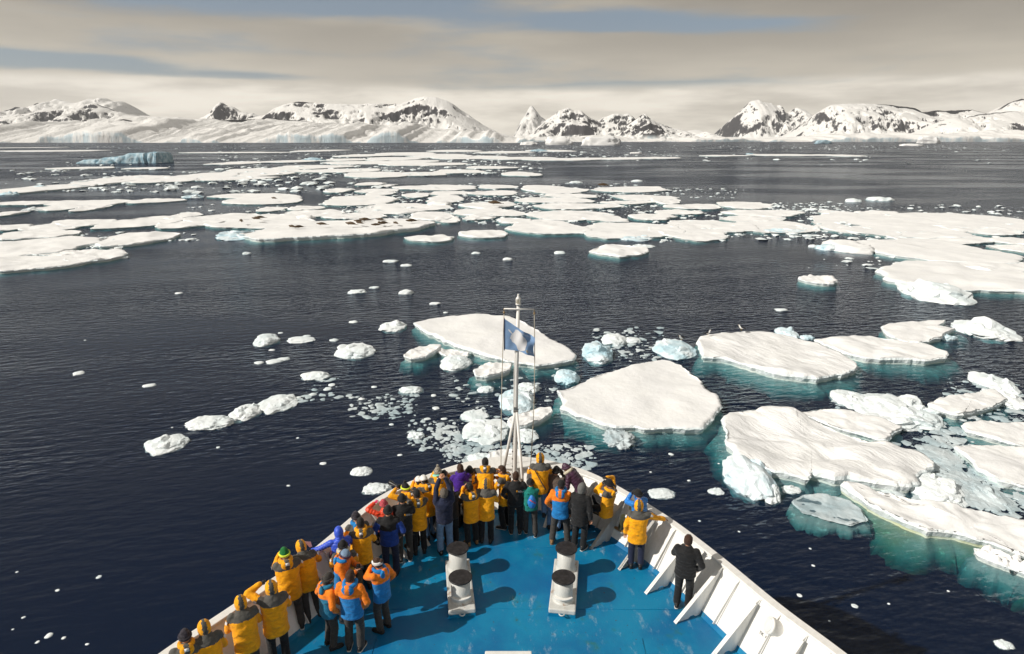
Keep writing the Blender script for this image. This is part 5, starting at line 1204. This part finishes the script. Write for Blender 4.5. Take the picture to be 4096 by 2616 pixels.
person('person in yellow parka with a black and white nordic beanie, leftmost on deck', 735, 2515, la='rail', ra='front', lean=14, face=30, jk=YD, bulk=1.15, head='beanie', hc='nordic', tr='black', h=1.74)
a = person('person in sky blue puffer and black curly hat sitting on the starboard rail step', 2552, 1955, la='cam', ra='cam', lean=4, face=30, jk=dict(style='puffer', cols=['sky'], hem=.80, quilt=.07), head='beanie', hc='black', tr='olive', legs='perch', z=.34, h=1.70, gloves='black', shoe='tan', sole='sole')
person('person in yellow parka with hood up resting one arm on the starboard rail', 2557, 1996, la='down', ra='side', lean=4, face=-8, jk=Y1, bulk=1.12, head='hood', tr='navy', h=1.76)
person('man alone in black quilted puffer jacket at the starboard bulwark', 2756, 2136, la='hold', ra='pocket', lean=2, face=-24, jk=dict(style='puffer', cols=['black'], hem=.82, quilt=.075), head='hair', hc='h_brown', tr='black', h=1.80, bulk=1.08, sole='sole')
flush()
# the child's backpack, worn on the back
S = Soup(); v, f = ellipsoid((0, -.215, 1.16), (.125, .075, .20), 4); v[:, 0] *= 1 - .35 * np.clip((v[:, 2] - 1.15) / .25, 0, 1); S.add((v, f)); V = k5.TT(S.V()); V = V + .008 * fbm(V * 18, 3, 2)[:, None]
V = np.array([k5.world(q)[:] for q in V]); o = Vector(V.mean(0)); bp = tag(empty('backpack', (o.x, o.y, V[:, 2].min())), 'sky blue backpack with a red band on the back of the child in teal', 'backpack')
org = np.array(bp.location); obj('sack', mesh('sack', V - org, S.f, C_['sky']), bp)
for e in (-1, 1):
    v, f = tube([(e * .09, -.15, 1.34), (e * .12, -.02, 1.43), (e * .13, .12, 1.34), (e * .15, .10, 1.12), (e * .12, -.14, 1.02)], .016, 8, .008, (1, 0, 0)); v = np.array([k5.world(q)[:] for q in k5.TT(np.array(v))]); obj('strap', mesh('strap', v - org, f, C_['black']), bp)
v, f = tube([(-.08, -.285, 1.26), (.0, -.300, 1.20), (.09, -.285, 1.14)], .012, 8, .006, (0, 1, 0)); v = np.array([k5.world(q)[:] for q in k5.TT(np.array(v))]); obj('red_band', mesh('red_band', v - org, f, C_['red']), bp)
# ================================================================ the pack in the middle distance
random.seed(5)
def oval(x0, x1, y0, y1, z, seed, n=15):
    """an irregular pan drawn in plan between photo columns and rows"""
    A, B = U((x0 + x1) / 2, y1, z), U((x0 + x1) / 2, y0, z); xl, xr = U(x0, (y0 + y1) / 2, z), U(x1, (y0 + y1) / 2, z)
    c = (A + B) / 2; rx = (xr - xl).length / 2; ry = (B - A).length / 2; rs = np.random.RandomState(seed); rot = rs.uniform(0, 6.28)
    k1, k2, p1, p2 = rs.uniform(.05, .16), rs.uniform(.04, .12), rs.uniform(0, 6.28), rs.uniform(0, 6.28)
    out = []
    for i in range(n):
        a = 2 * math.pi * i / n; r = 1 + k1 * math.cos(2 * a + p1) + k2 * math.cos(3 * a + p2) + rs.uniform(-.09, .09)
        ex, ey = math.cos(a), math.sin(a); ex = math.copysign(abs(ex) ** .85, ex)
        out.append((c.x + rx * r * ex, c.y + ry * r * ey))
    return out
d4 = lambda L: [(a * .3418, b * .3418, 341 + c * .3418, 341 + d * .3418) for a, b, c, d in L]
d5 = lambda L: [(764 + a * .3418, 764 + b * .3418, 341 + c * .3418, 341 + d * .3418) for a, b, c, d in L]
d6 = lambda L: [(1528.5 + a * .3652, 1528.5 + b * .3652, 341 + c * .3652, 341 + d * .3652) for a, b, c, d in L]
NAMED = []
LAND = [('long seal floe', 790, 535), ('blue rubble heap of the central pack', 1497, 555), ('smooth ice dome', 2020, 580), ('tilted white slab', 1030, 476), ('white ice turret', 1355, 425), ('blue mound standing alone', 446, 457), ('blue tabular iceberg', 330, 370), ('blue humps on the far band', 733, 373), ('pointed coastal iceberg', 1315, 335), ('ice block pair', 2050, 468), ('flag mast', 1215, 880), ('solitary snow-capped piece', 372, 1053), ('string of three', 560, 970), ('tilted block', 615, 797), ('pale-footed snow mound', 737, 878), ('man in black puffer', 1615, 1330), ('half-sunken slab', 1950, 1200), ('fan-shaped floe', 1500, 930), ('port bow crowd', 1000, 1250), ('leftmost person on deck', 430, 1480)]
ORD = ['nearest', 'second nearest', 'third nearest', 'fourth nearest', 'fifth nearest', 'sixth nearest', 'seventh nearest', 'eighth nearest', 'ninth nearest', 'tenth nearest', 'eleventh nearest', 'twelfth nearest', 'thirteenth nearest', 'fourteenth nearest']
def name_all():
    """each look-alike piece is told apart by the landmark it lies next to"""
    B_ = {}
    for o, x, y, w_, what in NAMED:
        k = min(LAND, key=lambda q: ((q[1] - x) ** 2 + ((q[2] - y) * 2.2) ** 2)); dx_, dy_ = x - k[1], (y - k[2]) * 2.2
        dr = ('left of' if dx_ < 0 else 'right of') if abs(dx_) > abs(dy_) else ('behind' if dy_ < 0 else 'in front of')
        B_.setdefault((what, dr, k[0]), []).append((dx_ * dx_ + dy_ * dy_, o))
    for (what, dr, k), L in B_.items():
        for i, (_, o) in enumerate(sorted(L, key=lambda q: q[0])): o['label'] = '%s %s the %s, %s to it' % (what, dr, k, ORD[min(i, 13)])
def pans(L, label, group, seed, top=.30, shelf=.25, single=False):
    for i, (x0, x1, y0, y1) in enumerate(L):
        w_ = x1 - x0; n = 46 if w_ < 70 else 64 if w_ < 130 else 96
        o = floe('ice_floe', oval(x0, x1, y0, y1, top, seed + i), top, seed + i, n=n, jag=1.5, relief=.12, shelf=shelf, depth=.8)
        tag(o, label, 'ice floe', group)
        if group: NAMED.append((o, (x0 + x1) / 2, (y0 + y1) / 2, w_, 'long thin floe' if w_ > 5.5 * (y1 - y0) + 60 else 'broad flat floe' if w_ > 110 else 'small flat floe'))
NEARL = d4([(0, 485, 578, 640), (-120, 560, 632, 762), (-150, 540, 755, 850), (250, 710, 718, 752), (520, 830, 722, 792), (735, 1155, 592, 682)])
for (q, lb) in zip(NEARL, ['long thin floe at the left edge, topmost of the left-edge group', 'broad rough floe at the left edge with a shaded front edge', 'lowest wide floe at the left edge of the pack', 'slim pan between two wide floes at the left edge', 'ragged floe with rubble at its near side, right of the lowest left-edge floe', 'slanting tongue-shaped floe left of the blue rubble ridge']):
    pans([q], lb, None, int(q[1]) + 300, .5, .6)
sealf = tag(floe('ice_floe', F2W([(560, 549), (590, 541), (640, 533), (700, 523), (760, 518), (830, 516), (900, 514), (960, 513), (1012, 517), (1024, 521), (1000, 528), (960, 536), (920, 541), (880, 546), (800, 551), (720, 554), (640, 559), (590, 557)], .8), .8, 333, n=150, jag=1.2, relief=.18, shelf=1.6), 'long floe in the mid distance with seals lying on it', 'ice floe')
RIGHT = d6([(1530, 2520, 760, 930), (1400, 2235, 615, 740), (1940, 2560, 740, 800), (985, 1200, 840, 885)])
for q, lb in zip(RIGHT, ['large crescent floe at the right edge above the peaked ice wedge', 'broad floe joined to the dome of ice on the right', 'thin floe at the right edge behind the large crescent floe', 'small flat floe alone in open water left of the large crescent floe']):
    pans([q], lb, None, int(q[0]) + 500, .45, .8)
CENT = d5([(575, 880, 615, 662), (940, 1250, 578, 636), (1235, 1810, 518, 608), (1755, 2430, 528, 640), (1835, 2235, 683, 760)])
for q, lb in zip(CENT, ['small floe nearest below the right end of the seal floe', 'small oblong floe between the seal floe and the pack edge', 'diamond-shaped floe on the near edge of the pack, right of centre', 'widest floe on the near edge of the pack, behind blue rubble', 'lone floe with a pale blue foot in front of the pack']):
    pans([q], lb, None, int(q[0]) + 700, .36, .7)
pans(d4([(1465, 2155, 480, 570), (1085, 1500, 500, 562), (770, 1210, 490, 565), (370, 760, 510, 550), (190, 605, 530, 580), (-80, 200, 545, 580), (1165, 1375, 467, 500), (1310, 1810, 470, 525), (1925, 2380, 445, 490), (1780, 1950, 422, 455), (1985, 2210, 415, 445)]),
     'flat snow-covered floe in the row behind the seal floe, left half', 'floes behind the seal floe', 800)
pans(d4([(1565, 2110, 345, 405), (1475, 2045, 330, 368), (885, 1225, 368, 395), (340, 870, 378, 418), (-60, 440, 385, 405), (250, 530, 415, 445), (545, 715, 412, 448), (-50, 120, 455, 488)]),
     'thin flat floe in the line of ice left of the main pack', 'floes in the left line of ice', 850)
pans(d5([(880, 1360, 432, 490), (1390, 1940, 445, 515), (205, 835, 400, 468), (565, 910, 462, 512), (20, 420, 468, 508), (755, 940, 493, 530), (940, 1170, 485, 510), (1170, 1430, 498, 535), (690, 970, 345, 395), (-20, 515, 345, 412), (940, 1300, 385, 435), (1300, 1860, 360, 395), (490, 1050, 273, 310), (1060, 1300, 270, 300), (1330, 1800, 280, 330), (1800, 2400, 285, 320), (1450, 2000, 395, 440), (2000, 2400, 340, 380), (1880, 2300, 380, 402), (2080, 2420, 470, 510), (-10, 200, 297, 322), (200, 520, 300, 325), (290, 490, 312, 342), (540, 720, 325, 360), (205, 430, 255, 275), (380, 490, 268, 285), (1790, 2060, 478, 525), (1000, 1330, 312, 345), (1500, 1900, 335, 360), (700, 1010, 315, 340)]),
     'flat snow-covered floe packed among others in the centre of the ice field', 'floes in the centre of the pack', 900)
pans(d6([(0, 500, 515, 600), (90, 705, 485, 555), (520, 1090, 485, 560), (420, 800, 365, 405), (120, 460, 378, 410), (30, 330, 415, 445), (470, 970, 415, 455), (450, 900, 455, 488), (1010, 2000, 455, 575), (1100, 1350, 515, 560), (1640, 2480, 440, 540), (1945, 2320, 520, 572), (1570, 2180, 565, 630), (2230, 2500, 595, 640), (2250, 2500, 640, 690), (1110, 1330, 420, 455), (1330, 1620, 425, 452), (0, 200, 340, 375)]),
     'flat snow-covered floe in the right wing of the pack', 'floes in the right wing of the pack', 1000)
# the far bands
pans([(x, x + w_, y, y + h) for x, w_, y, h in [(-20, 130, 438, 18), (60, 130, 432, 16), (170, 110, 424, 12), (215, 165, 413, 14), (300, 160, 418, 10), (410, 150, 406, 12), (470, 160, 414, 9), (520, 190, 396, 9), (560, 120, 404, 10), (640, 190, 388, 8), (700, 200, 396, 9), (800, 170, 404, 12), (880, 170, 404, 9), (1010, 140, 398, 8), (760, 240, 378, 8), (900, 200, 382, 7), (1085, 130, 390, 6), (1180, 90, 404, 9), (620, 120, 376, 6), (500, 110, 380, 6), (130, 130, 392, 5), (300, 90, 393, 4)]],
     'low strip of pack ice in the distance, left of centre', 'distant ice strips left', 1100, .5, .4)
pans([(x, x + w_, y, y + h) for x, w_, y, h in [(800, 130, 362, 6), (880, 150, 358, 7), (960, 160, 362, 8), (850, 160, 369, 7), (1030, 170, 366, 8), (1130, 170, 368, 7), (1230, 180, 371, 6), (1340, 160, 370, 5), (1450, 150, 369, 4), (760, 100, 372, 6), (900, 140, 376, 6), (1760, 180, 362, 4), (1930, 90, 363, 4), (1010, 120, 352, 5), (1120, 140, 355, 5), (700, 110, 352, 4), (1240, 110, 352, 4), (1650, 110, 364, 3), (0, 240, 353, 3), (420, 260, 357, 2.5), (0, 120, 346, 2)]],
     'sliver of white ice far off near the glacier coast', 'ice slivers near the coast', 1150, .6, .4)
# ---- standing blocks in the pack
for a in [('pale blue rubble ridge at the left end of the seal floe', 486, 600, 533, 563, 401, dict(pieces=14, mt=M_BERG, rough=.8, ry=5, rz=1.6)), ('blue rubble heap on the near edge of the central pack', 1455, 1540, 543, 566, 402, dict(pieces=12, mt=M_BERG, rough=.8, ry=3, rz=1.3)),
          ('smooth dome of ice in two halves at the right of the pack', 1972, 2070, 566, 594, 403, dict(mt=M_SNOW, rough=.25, sharp=.1, boxy=.6, ry=5, rz=2.2)), ('blue slab left of the smooth dome', 1930, 1990, 565, 588, 404, dict(mt=M_BERG, rough=.6, rz=1.2)),
          ('blue mound of ice standing alone left of the pack', 420, 472, 449, 466, 405, dict(pieces=7, mt=M_BERG, rough=.7, rz=2.4)), ('snow hummock behind the seal floe', 690, 738, 500, 515, 406, dict(mt=M_SNOW, rough=.3, rz=1.4)),
          ('tilted white slab in the middle of the pack', 1000, 1060, 468, 484, 407, dict(mt=M_SNOW, rough=.3, boxy=.7, rz=1.8)), ('blue block behind the floes right of centre', 1808, 1908, 532, 548, 408, dict(pieces=8, mt=M_BERG, rough=.6, rz=1.2)),
          ('white turret of ice on open water beyond the pack', 1338, 1372, 419, 431, 409, dict(pieces=5, mt=M_ICE, rough=.7, rz=2.6)), ('low white block right of the turret', 1486, 1512, 421, 427, 410, dict(mt=M_ICE, rough=.5, rz=1.2)),
          ('ice block pair floating off the right wing, the left one', 1994, 2028, 465, 475, 411, dict(mt=M_ICE, rough=.6, rz=1.4)), ('ice block pair floating off the right wing, the right one', 2048, 2106, 462, 472, 412, dict(mt=M_ICE, rough=.5, rz=1.6)),
          ('blue humps of ice on the far left band', 706, 760, 367, 378, 413, dict(mt=M_FARBERG, rough=.7, rz=4)), ('small blue lump at the left edge of the far band', -10, 34, 445, 459, 414, dict(pieces=6, mt=M_BERG, rough=.8, rz=2.6)),
          ('rounded block on the far left band', 74, 108, 435, 443, 415, dict(mt=M_BERG, rough=.5, rz=2.0)), ('rubble at the near left corner of the pack', 38, 90, 482, 496, 416, dict(pieces=10, mt=M_ICE, rough=.9, rz=1.4)),
          ('low ice chunk in open water right of the seal floe end', 1182, 1206, 603, 612, 417, dict(rough=.5)), ('boxy ice chunk right of centre in open water', 1304, 1330, 588, 597, 418, dict(rough=.4, boxy=.7)),
          ('thin broken ice piece left of the small white one in open water', 900, 935, 609, 617, 419, dict(rough=.8)), ('small white ice piece below the thin broken one', 940, 968, 619, 626, 420, dict(rough=.4)),
          ('ice piece in open water under the seal floe', 568, 588, 588, 598, 421, dict(rough=.5)), ('melting ice left of the two small bits in mid water', 816, 858, 680, 690, 422, dict(rough=.6)), ('ice bit beside the melting one in mid water', 868, 890, 671, 678, 423, dict(rough=.5)),
          ('wedge-shaped bit left of the mast in mid water', 936, 970, 678, 692, 424, dict(rough=.6)), ('small flat bit above the left floe in mid water', 1008, 1036, 709, 716, 425, dict(rough=.5)), ('white bit right of the mast in mid water', 1826, 1856, 724, 731, 426, dict(rough=.5)),
          ('tiny ice pair by the left halyard', 1108, 1130, 590, 597, 427, dict(rough=.5)), ('ice bit far left in mid water', 408, 428, 686, 691, 428, dict(rough=.4)), ('rubble behind the lone pale-footed floe', 1490, 1545, 571, 582, 429, dict(pieces=9, rough=.8, mt=M_ICE)),
          ('small ice bit at the left end of the smooth dome', 1904, 1928, 573, 582, 430, dict(rough=.6))]:
    berg(a[0], *a[1:6], sub=3 if a[2] - a[1] < 40 else 4, **a[6])
# ---- the stranded blue iceberg on the left and the bergs under the coast
ib = tag(empty('iceberg', U(330, 384)), 'blue tabular iceberg with an arch, far off on the left', 'iceberg')
bx = [U(x, 381).x - U(330, 384).x for x in (290, 412, 245, 325)]
sc = (U(412, 380) - U(290, 380)).length
def slab(name, x0, x1, prof, d0, d1, seed):
    n = 40; V = []; F = []
    for i in range(n + 1):
        u = i / n; x = x0 + (x1 - x0) * u; h = np.interp(u, *zip(*prof))
        for (yy, zz) in ((d0, -1), (d0 + .6, h * .45), (d0 + 1.5, h * .93), (d0 + 4, h), (d1 - 3, h * .97), (d1, h * .7), (d1 + 1, -1)): V.append((x, yy, zz))
    V = np.array(V); V = V + fbm(V / (sc * .08), 4, seed)[:, None] * np.array([.4, 2.2, .9])
    m_ = 7
    for i in range(n):
        for k in range(m_ - 1): F.append((i * m_ + k, (i + 1) * m_ + k, (i + 1) * m_ + k + 1, i * m_ + k + 1))
    F += [tuple(range(m_)), tuple(n * m_ + k for k in range(m_))[::-1]]
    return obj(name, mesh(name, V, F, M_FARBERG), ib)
hb_ = at(400 * K, 352.5 * K, U(330, 384).y).z * .85
slab('iceberg_slab', bx[0], bx[0] + (bx[1] - bx[0]) * .80, [(0, .45 * hb_), (.15, .5 * hb_), (.35, .62 * hb_), (.6, .85 * hb_), (1, .95 * hb_)], 0, 26, 3)
slab('iceberg_pillar', bx[0] + (bx[1] - bx[0]) * .86, bx[1], [(0, .95 * hb_), (.5, hb_), (1, .93 * hb_)], 0, 26, 4)
slab('iceberg_bridge', bx[0] + (bx[1] - bx[0]) * .76, bx[0] + (bx[1] - bx[0]) * .90, [(0, .95 * hb_), (1, .95 * hb_)], 8, 26, 5)
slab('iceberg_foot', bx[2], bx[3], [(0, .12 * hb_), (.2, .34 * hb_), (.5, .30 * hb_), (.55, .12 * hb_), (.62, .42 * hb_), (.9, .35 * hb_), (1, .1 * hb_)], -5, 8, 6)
for i, (x0, x1, yt, yb, lb) in enumerate([(1286, 1345, 322, 341, 'pointed white iceberg under the centre peaks'), (1372, 1452, 320, 342, 'long flat-topped iceberg in front of the dark cone mountain'), (2158, 2205, 321, 337, 'white peaked iceberg below the right-hand snow dome'), (1225, 1262, 334, 341, 'small round iceberg left of the pointed one'), (1918, 1952, 330, 338, 'blue iceberg near the coast on the right'), (1250, 1285, 352, 356, 'low berg on the water below the pointed iceberg'), (2120, 2165, 338, 343, 'flat white berg far right of the coast'), (1755, 1770, 360, 364, 'tiny berg with a fin on the far right water'), (1484, 1510, 358, 362, 'small bright berg on the far water right of centre')]):
    g_ = U((x0 + x1) / 2, yb); rx = (U(x1, yb) - U(x0, yb)).length / 2; h = max(2, at((x0 + x1) / 2 * K, yt * K, g_.y + rx * .3).z)
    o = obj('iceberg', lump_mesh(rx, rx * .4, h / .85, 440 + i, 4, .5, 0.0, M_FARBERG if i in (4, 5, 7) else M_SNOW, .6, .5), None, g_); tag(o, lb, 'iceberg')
# ---- loose small ice pieces: single bits in the open water, each a thing
SMALL = [lump_mesh(.5, .38, .24, 600 + k, 2, .5, .2, M_ICE, .3, .5) for k in range(8)]
def bits(spots, label, group):
    for i, (x, y, w_) in enumerate(spots):
        g_ = U(x, y); sc_ = (U(x + w_, y) - U(x, y)).length * (.7 if y > 1000 else .9)
        o = obj('ice_bit', SMALL[(i * 5 + int(x)) % 8], None, g_); o.scale = (sc_, sc_ * (1.1 if y > 640 else 1.6), sc_ * .5); o.rotation_euler = (0, 0, (x * 7.3 + y) % 6.28); tag(o, label, 'ice bit', group); NAMED.append((o, x, y, w_, 'small white ice bit'))
bits([(185, 878, 32), (352, 907, 30), (760, 1090, 22), (678, 1142, 12), (513, 1052, 14), (940, 1070, 16), (135, 1388, 14), (40, 1345, 9), (205, 1540 - 25, 12), (150, 1500, 14), (232, 1357, 18), (55, 1452, 12), (115, 1495, 26), (88, 1510, 14), (30, 1480, 8), (700, 1090 - 60, 10), (405, 1005, 8), (200, 800, 7)], 'small white ice bit in the dark open water on the left', 'ice bits left of the ship')
bits([(1578, 1068, 18), (1905, 1290, 9), (1745, 1360, 10), (1912, 1330, 12), (1880, 1400, 18), (2010, 1425, 22), (1645, 1225, 10), (1690, 1090, 8), (1738, 1290 - 40, 9), (2090, 1420, 10), (1950, 1460, 8), (1880, 1475, 12), (1620, 1130, 12), (1530, 1110, 9), (2230, 1390, 10)], 'small ice bit in the dark water off the starboard side', 'ice bits right of the ship')
bits([(660, 783, 14), (722, 790, 20), (785, 800, 24), (640, 823, 16), (645, 850, 40), (665, 845, 34), (610, 853, 26), (735, 928, 22), (770, 915, 24), (700, 935, 18), (780, 905, 20), (850, 938, 18), (880, 910, 16), (830, 757, 26), (1048, 755 - 20, 14), (1020, 930, 16), (1045, 985, 16), (1025, 960, 20), (1005, 985, 18), (920, 998, 14)], 'small white ice bit among the scattered ice left of the mast', 'ice bits left of the mast')
# ---- brash: crushed ice too fine to count
def brash(name, spots, seed, label, sizes=(.08, .35), mt=M_ICE, flat=.35):
    rs = np.random.RandomState(seed); S = Soup(); v0, f0 = ico(1); n_ = 0; VV = []; FF = []
    for (x0, x1, y0, y1, num) in spots:
        for k in range(num):
            x, y = x0 + (x1 - x0) * rs.beta(1.4, 1.4), y0 + (y1 - y0) * rs.beta(1.4, 1.4); p = U(x, y); r = sizes[0] + (sizes[1] - sizes[0]) * rs.rand() ** 2.2
            q = v0 * (1 + .35 * rs.uniform(-1, 1, (len(v0), 1))) * np.array([r * rs.uniform(.7, 1.5), r * rs.uniform(.6, 1.1), r * flat]); a = rs.uniform(0, 6.28)
            q = q @ rotz(a).T + np.array([p.x, p.y, r * flat * .2]); VV.append(q); FF += [tuple(i + n_ for i in t_) for t_ in f0]; n_ += len(v0)
    V = np.concatenate(VV); o_ = np.array([V[:, 0].mean(), V[:, 1].mean(), 0])
    return tag(obj(name, mesh(name, V - o_, FF, mt, None, False), None, o_), label, 'brash ice', None, 'stuff')
brash('brash_ice', [(1040, 1160, 1010, 1095, 240), (1150, 1400, 1045, 1105, 360), (960, 1090, 985, 1060, 150), (820, 990, 925, 985, 190), (1200, 1330, 860, 960, 40), (1060, 1200, 880, 1000, 60), (700, 800, 880, 945, 40)], 11, 'crushed brash ice drifting in front of the bow', (.03, .30), M_SLUSH, .16)
brash('brash_ice', [(2150, 2300, 1010, 1180, 420), (2230, 2420, 1110, 1260, 320), (2060, 2160, 1040, 1130, 90), (1990, 2120, 1120, 1160, 60), (1960, 2100, 925, 960, 90), (2200, 2420, 890, 1000, 160), (1380, 1560, 770, 850, 120)], 12, 'greyish slush and brash between the floes on the right', (.06, .42), M_SLUSH, .22)
brash('brash_ice', [(760, 1560, 430, 530, 1300), (1540, 2408, 480, 570, 700), (380, 1000, 480, 520, 160), (160, 480, 548, 568, 60), (0, 300, 575, 612, 60), (1480, 1750, 442, 466, 110), (1800, 2000, 475, 500, 120), (1900, 2300, 600, 636, 30)], 13, 'broken ice filling the gaps of the pack', (.12, 1.0), M_ICE, .26)
brash('brash_ice', [(0, 900, 395, 455, 330), (500, 1300, 355, 415, 620), (1000, 1600, 352, 372, 240), (0, 2408, 340.5, 351, 700), (1650, 2408, 342, 355, 160), (1400, 2408, 350, 400, 50), (100, 600, 355, 400, 70)], 14, 'far field of scattered ice below the glacier coast', (.25, 2.6), M_ICE, .3)
# ---- seals on the floes
M_SEAL = mat('seal_fur', (.075, .045, .020), .6, var=.4, vscale=3)
def seal(x, y, L, rz, label, z=.95):
    p = U(x, y, z); e = tag(empty('seal', p, rz), label, 'seal', 'seals hauled out on the ice')
    ys = [-.5, -.44, -.34, -.15, .05, .22, .33, .41, .47, .5]; rx = [.02, .035, .07, .125, .145, .12, .085, .07, .05, .015]; zc__ = [.03, .035, .06, .10, .115, .10, .10, .12, .12, .11]
    v, f = tube([(0, a * L, b * L) for a, b in zip(ys, zc__)], [a * L for a in rx], 12, [a * L * .8 for a in rx], (0, 0, 1)); mb = MB(); mb.add(v, f); mb.build('body', M_SEAL, e, True)
    for s_ in (-1, 1):
        v, f = tube([(s_ * .10 * L, .16 * L, .05 * L), (s_ * .19 * L, .10 * L, .015 * L), (s_ * .22 * L, .04 * L, .01 * L)], [.03 * L, .03 * L, .012 * L], 8, [.01 * L] * 3, (0, 0, 1)); mb = MB(); mb.add(v, f); mb.build('front_flipper', M_SEAL, e, True)
        v, f = tube([(s_ * .02 * L, -.47 * L, .03 * L), (s_ * .05 * L, -.56 * L, .02 * L), (s_ * .08 * L, -.63 * L, .015 * L)], [.02 * L, .03 * L, .012 * L], 8, [.01 * L] * 3, (0, 0, 1)); mb = MB(); mb.add(v, f); mb.build('hind_flipper', M_SEAL, e, True)
sl = [(685, 536), (701, 536), (757, 531), (566 + 0, 521)]
for i, (zx, zy, lb) in enumerate([(180, 547, 'seal at the left of the main group on the long floe'), (232, 527, 'long seal at the back left of the group on the long floe'), (240, 540, 'seal in front of the long one on the floe'), (278, 518, 'seal at the far edge of the group, centre left'), (352, 553, 'nearest seal of the main group on the floe'), (374, 540, 'pale-fronted seal with raised head in the group'), (402, 543, 'seal just right of the raised head one'), (380, 516, 'seal farthest back in the group'), (488, 541, 'seal apart from the group toward the right of the floe'), (597, 526, 'rightmost seal on the long floe')]):
    seal(764 + zx * .3418, 341 + zy * .3418, 1.9 if i % 3 else 2.5, R([70, 95, 60, 100, 110, 20, 140, 80, 40, 120][i]), lb)
for i, (zx, zy, lb) in enumerate([(2010, 566, 'left one of two small seals left of the main group'), (2055, 568, 'right one of two small seals left of the main group'), (2215, 548, 'stretched-out seal between the pair and the main group'), (1660, 526, 'lone seal on the floe behind, leftmost of all'), (1763, 510, 'seal behind the long floe, left of its neighbour'), (1790, 502, 'seal behind the long floe, right of its neighbour'), (1886, 369, 'lone seal on a floe far behind the others')]):
    seal(zx * .3418, 341 + zy * .3418, 2.1, R([50, 130, 92, 30, 75, 110, 60][i]), lb)
seal(764 + 1170 * .3418, 341 + 404 * .3418, 3.6, R(85), 'single seal in the middle of the central pack'); seal(764 + 1915 * .3418, 341 + 279 * .3418, 4.0, R(95), 'distant seal on the far edge of the pack')
# ---- gulls on the rough-topped floe
M_GW, M_GB, M_GY = mat('gull_white', (.75, .74, .72), .7), mat('gull_black', (.012, .012, .013), .6), mat('gull_bill', (.6, .4, .03), .5)
def gull(x, y, rz, label, z=.65):
    e = tag(empty('gull', U(x, y, z), rz), label, 'gull', 'gulls resting on the ice'); k = 1.25
    for name, P, r_, mt in (('body', [(0, -.20, .17), (0, -.10, .17), (0, .04, .20), (0, .12, .25), (0, .15, .32), (0, .17, .37), (0, .20, .38)], [.01, .05, .075, .06, .04, .042, .015], M_GW), ('wings', [(0, -.34, .17), (0, -.18, .20), (0, -.04, .235), (0, .08, .25)], [.01, .06, .08, .03], M_GB), ('bill', [(0, .20, .375), (0, .26, .36)], [.014, .005], M_GY)):
        mb = MB(); mb.tube([Vector(q) * k for q in P], [q * k for q in r_], 10); mb.build(name, mt, e, True)
    for s_ in (-1, 1): mb = MB(); mb.tube([(s_ * .03 * k, .0, 0), (s_ * .03 * k, .0, .14 * k)], .008, 6); mb.build('leg', M_GY, e)
gull(1743, 777, R(60), 'black-backed gull standing on the far rim of the rough-topped floe'); gull(1602, 795 + 6, R(120), 'gull resting by the blue-white block, left of the standing gull', .9); gull(1664, 789, R(-70), 'gull between the blue-white block and the standing gull', .7)

name_all()
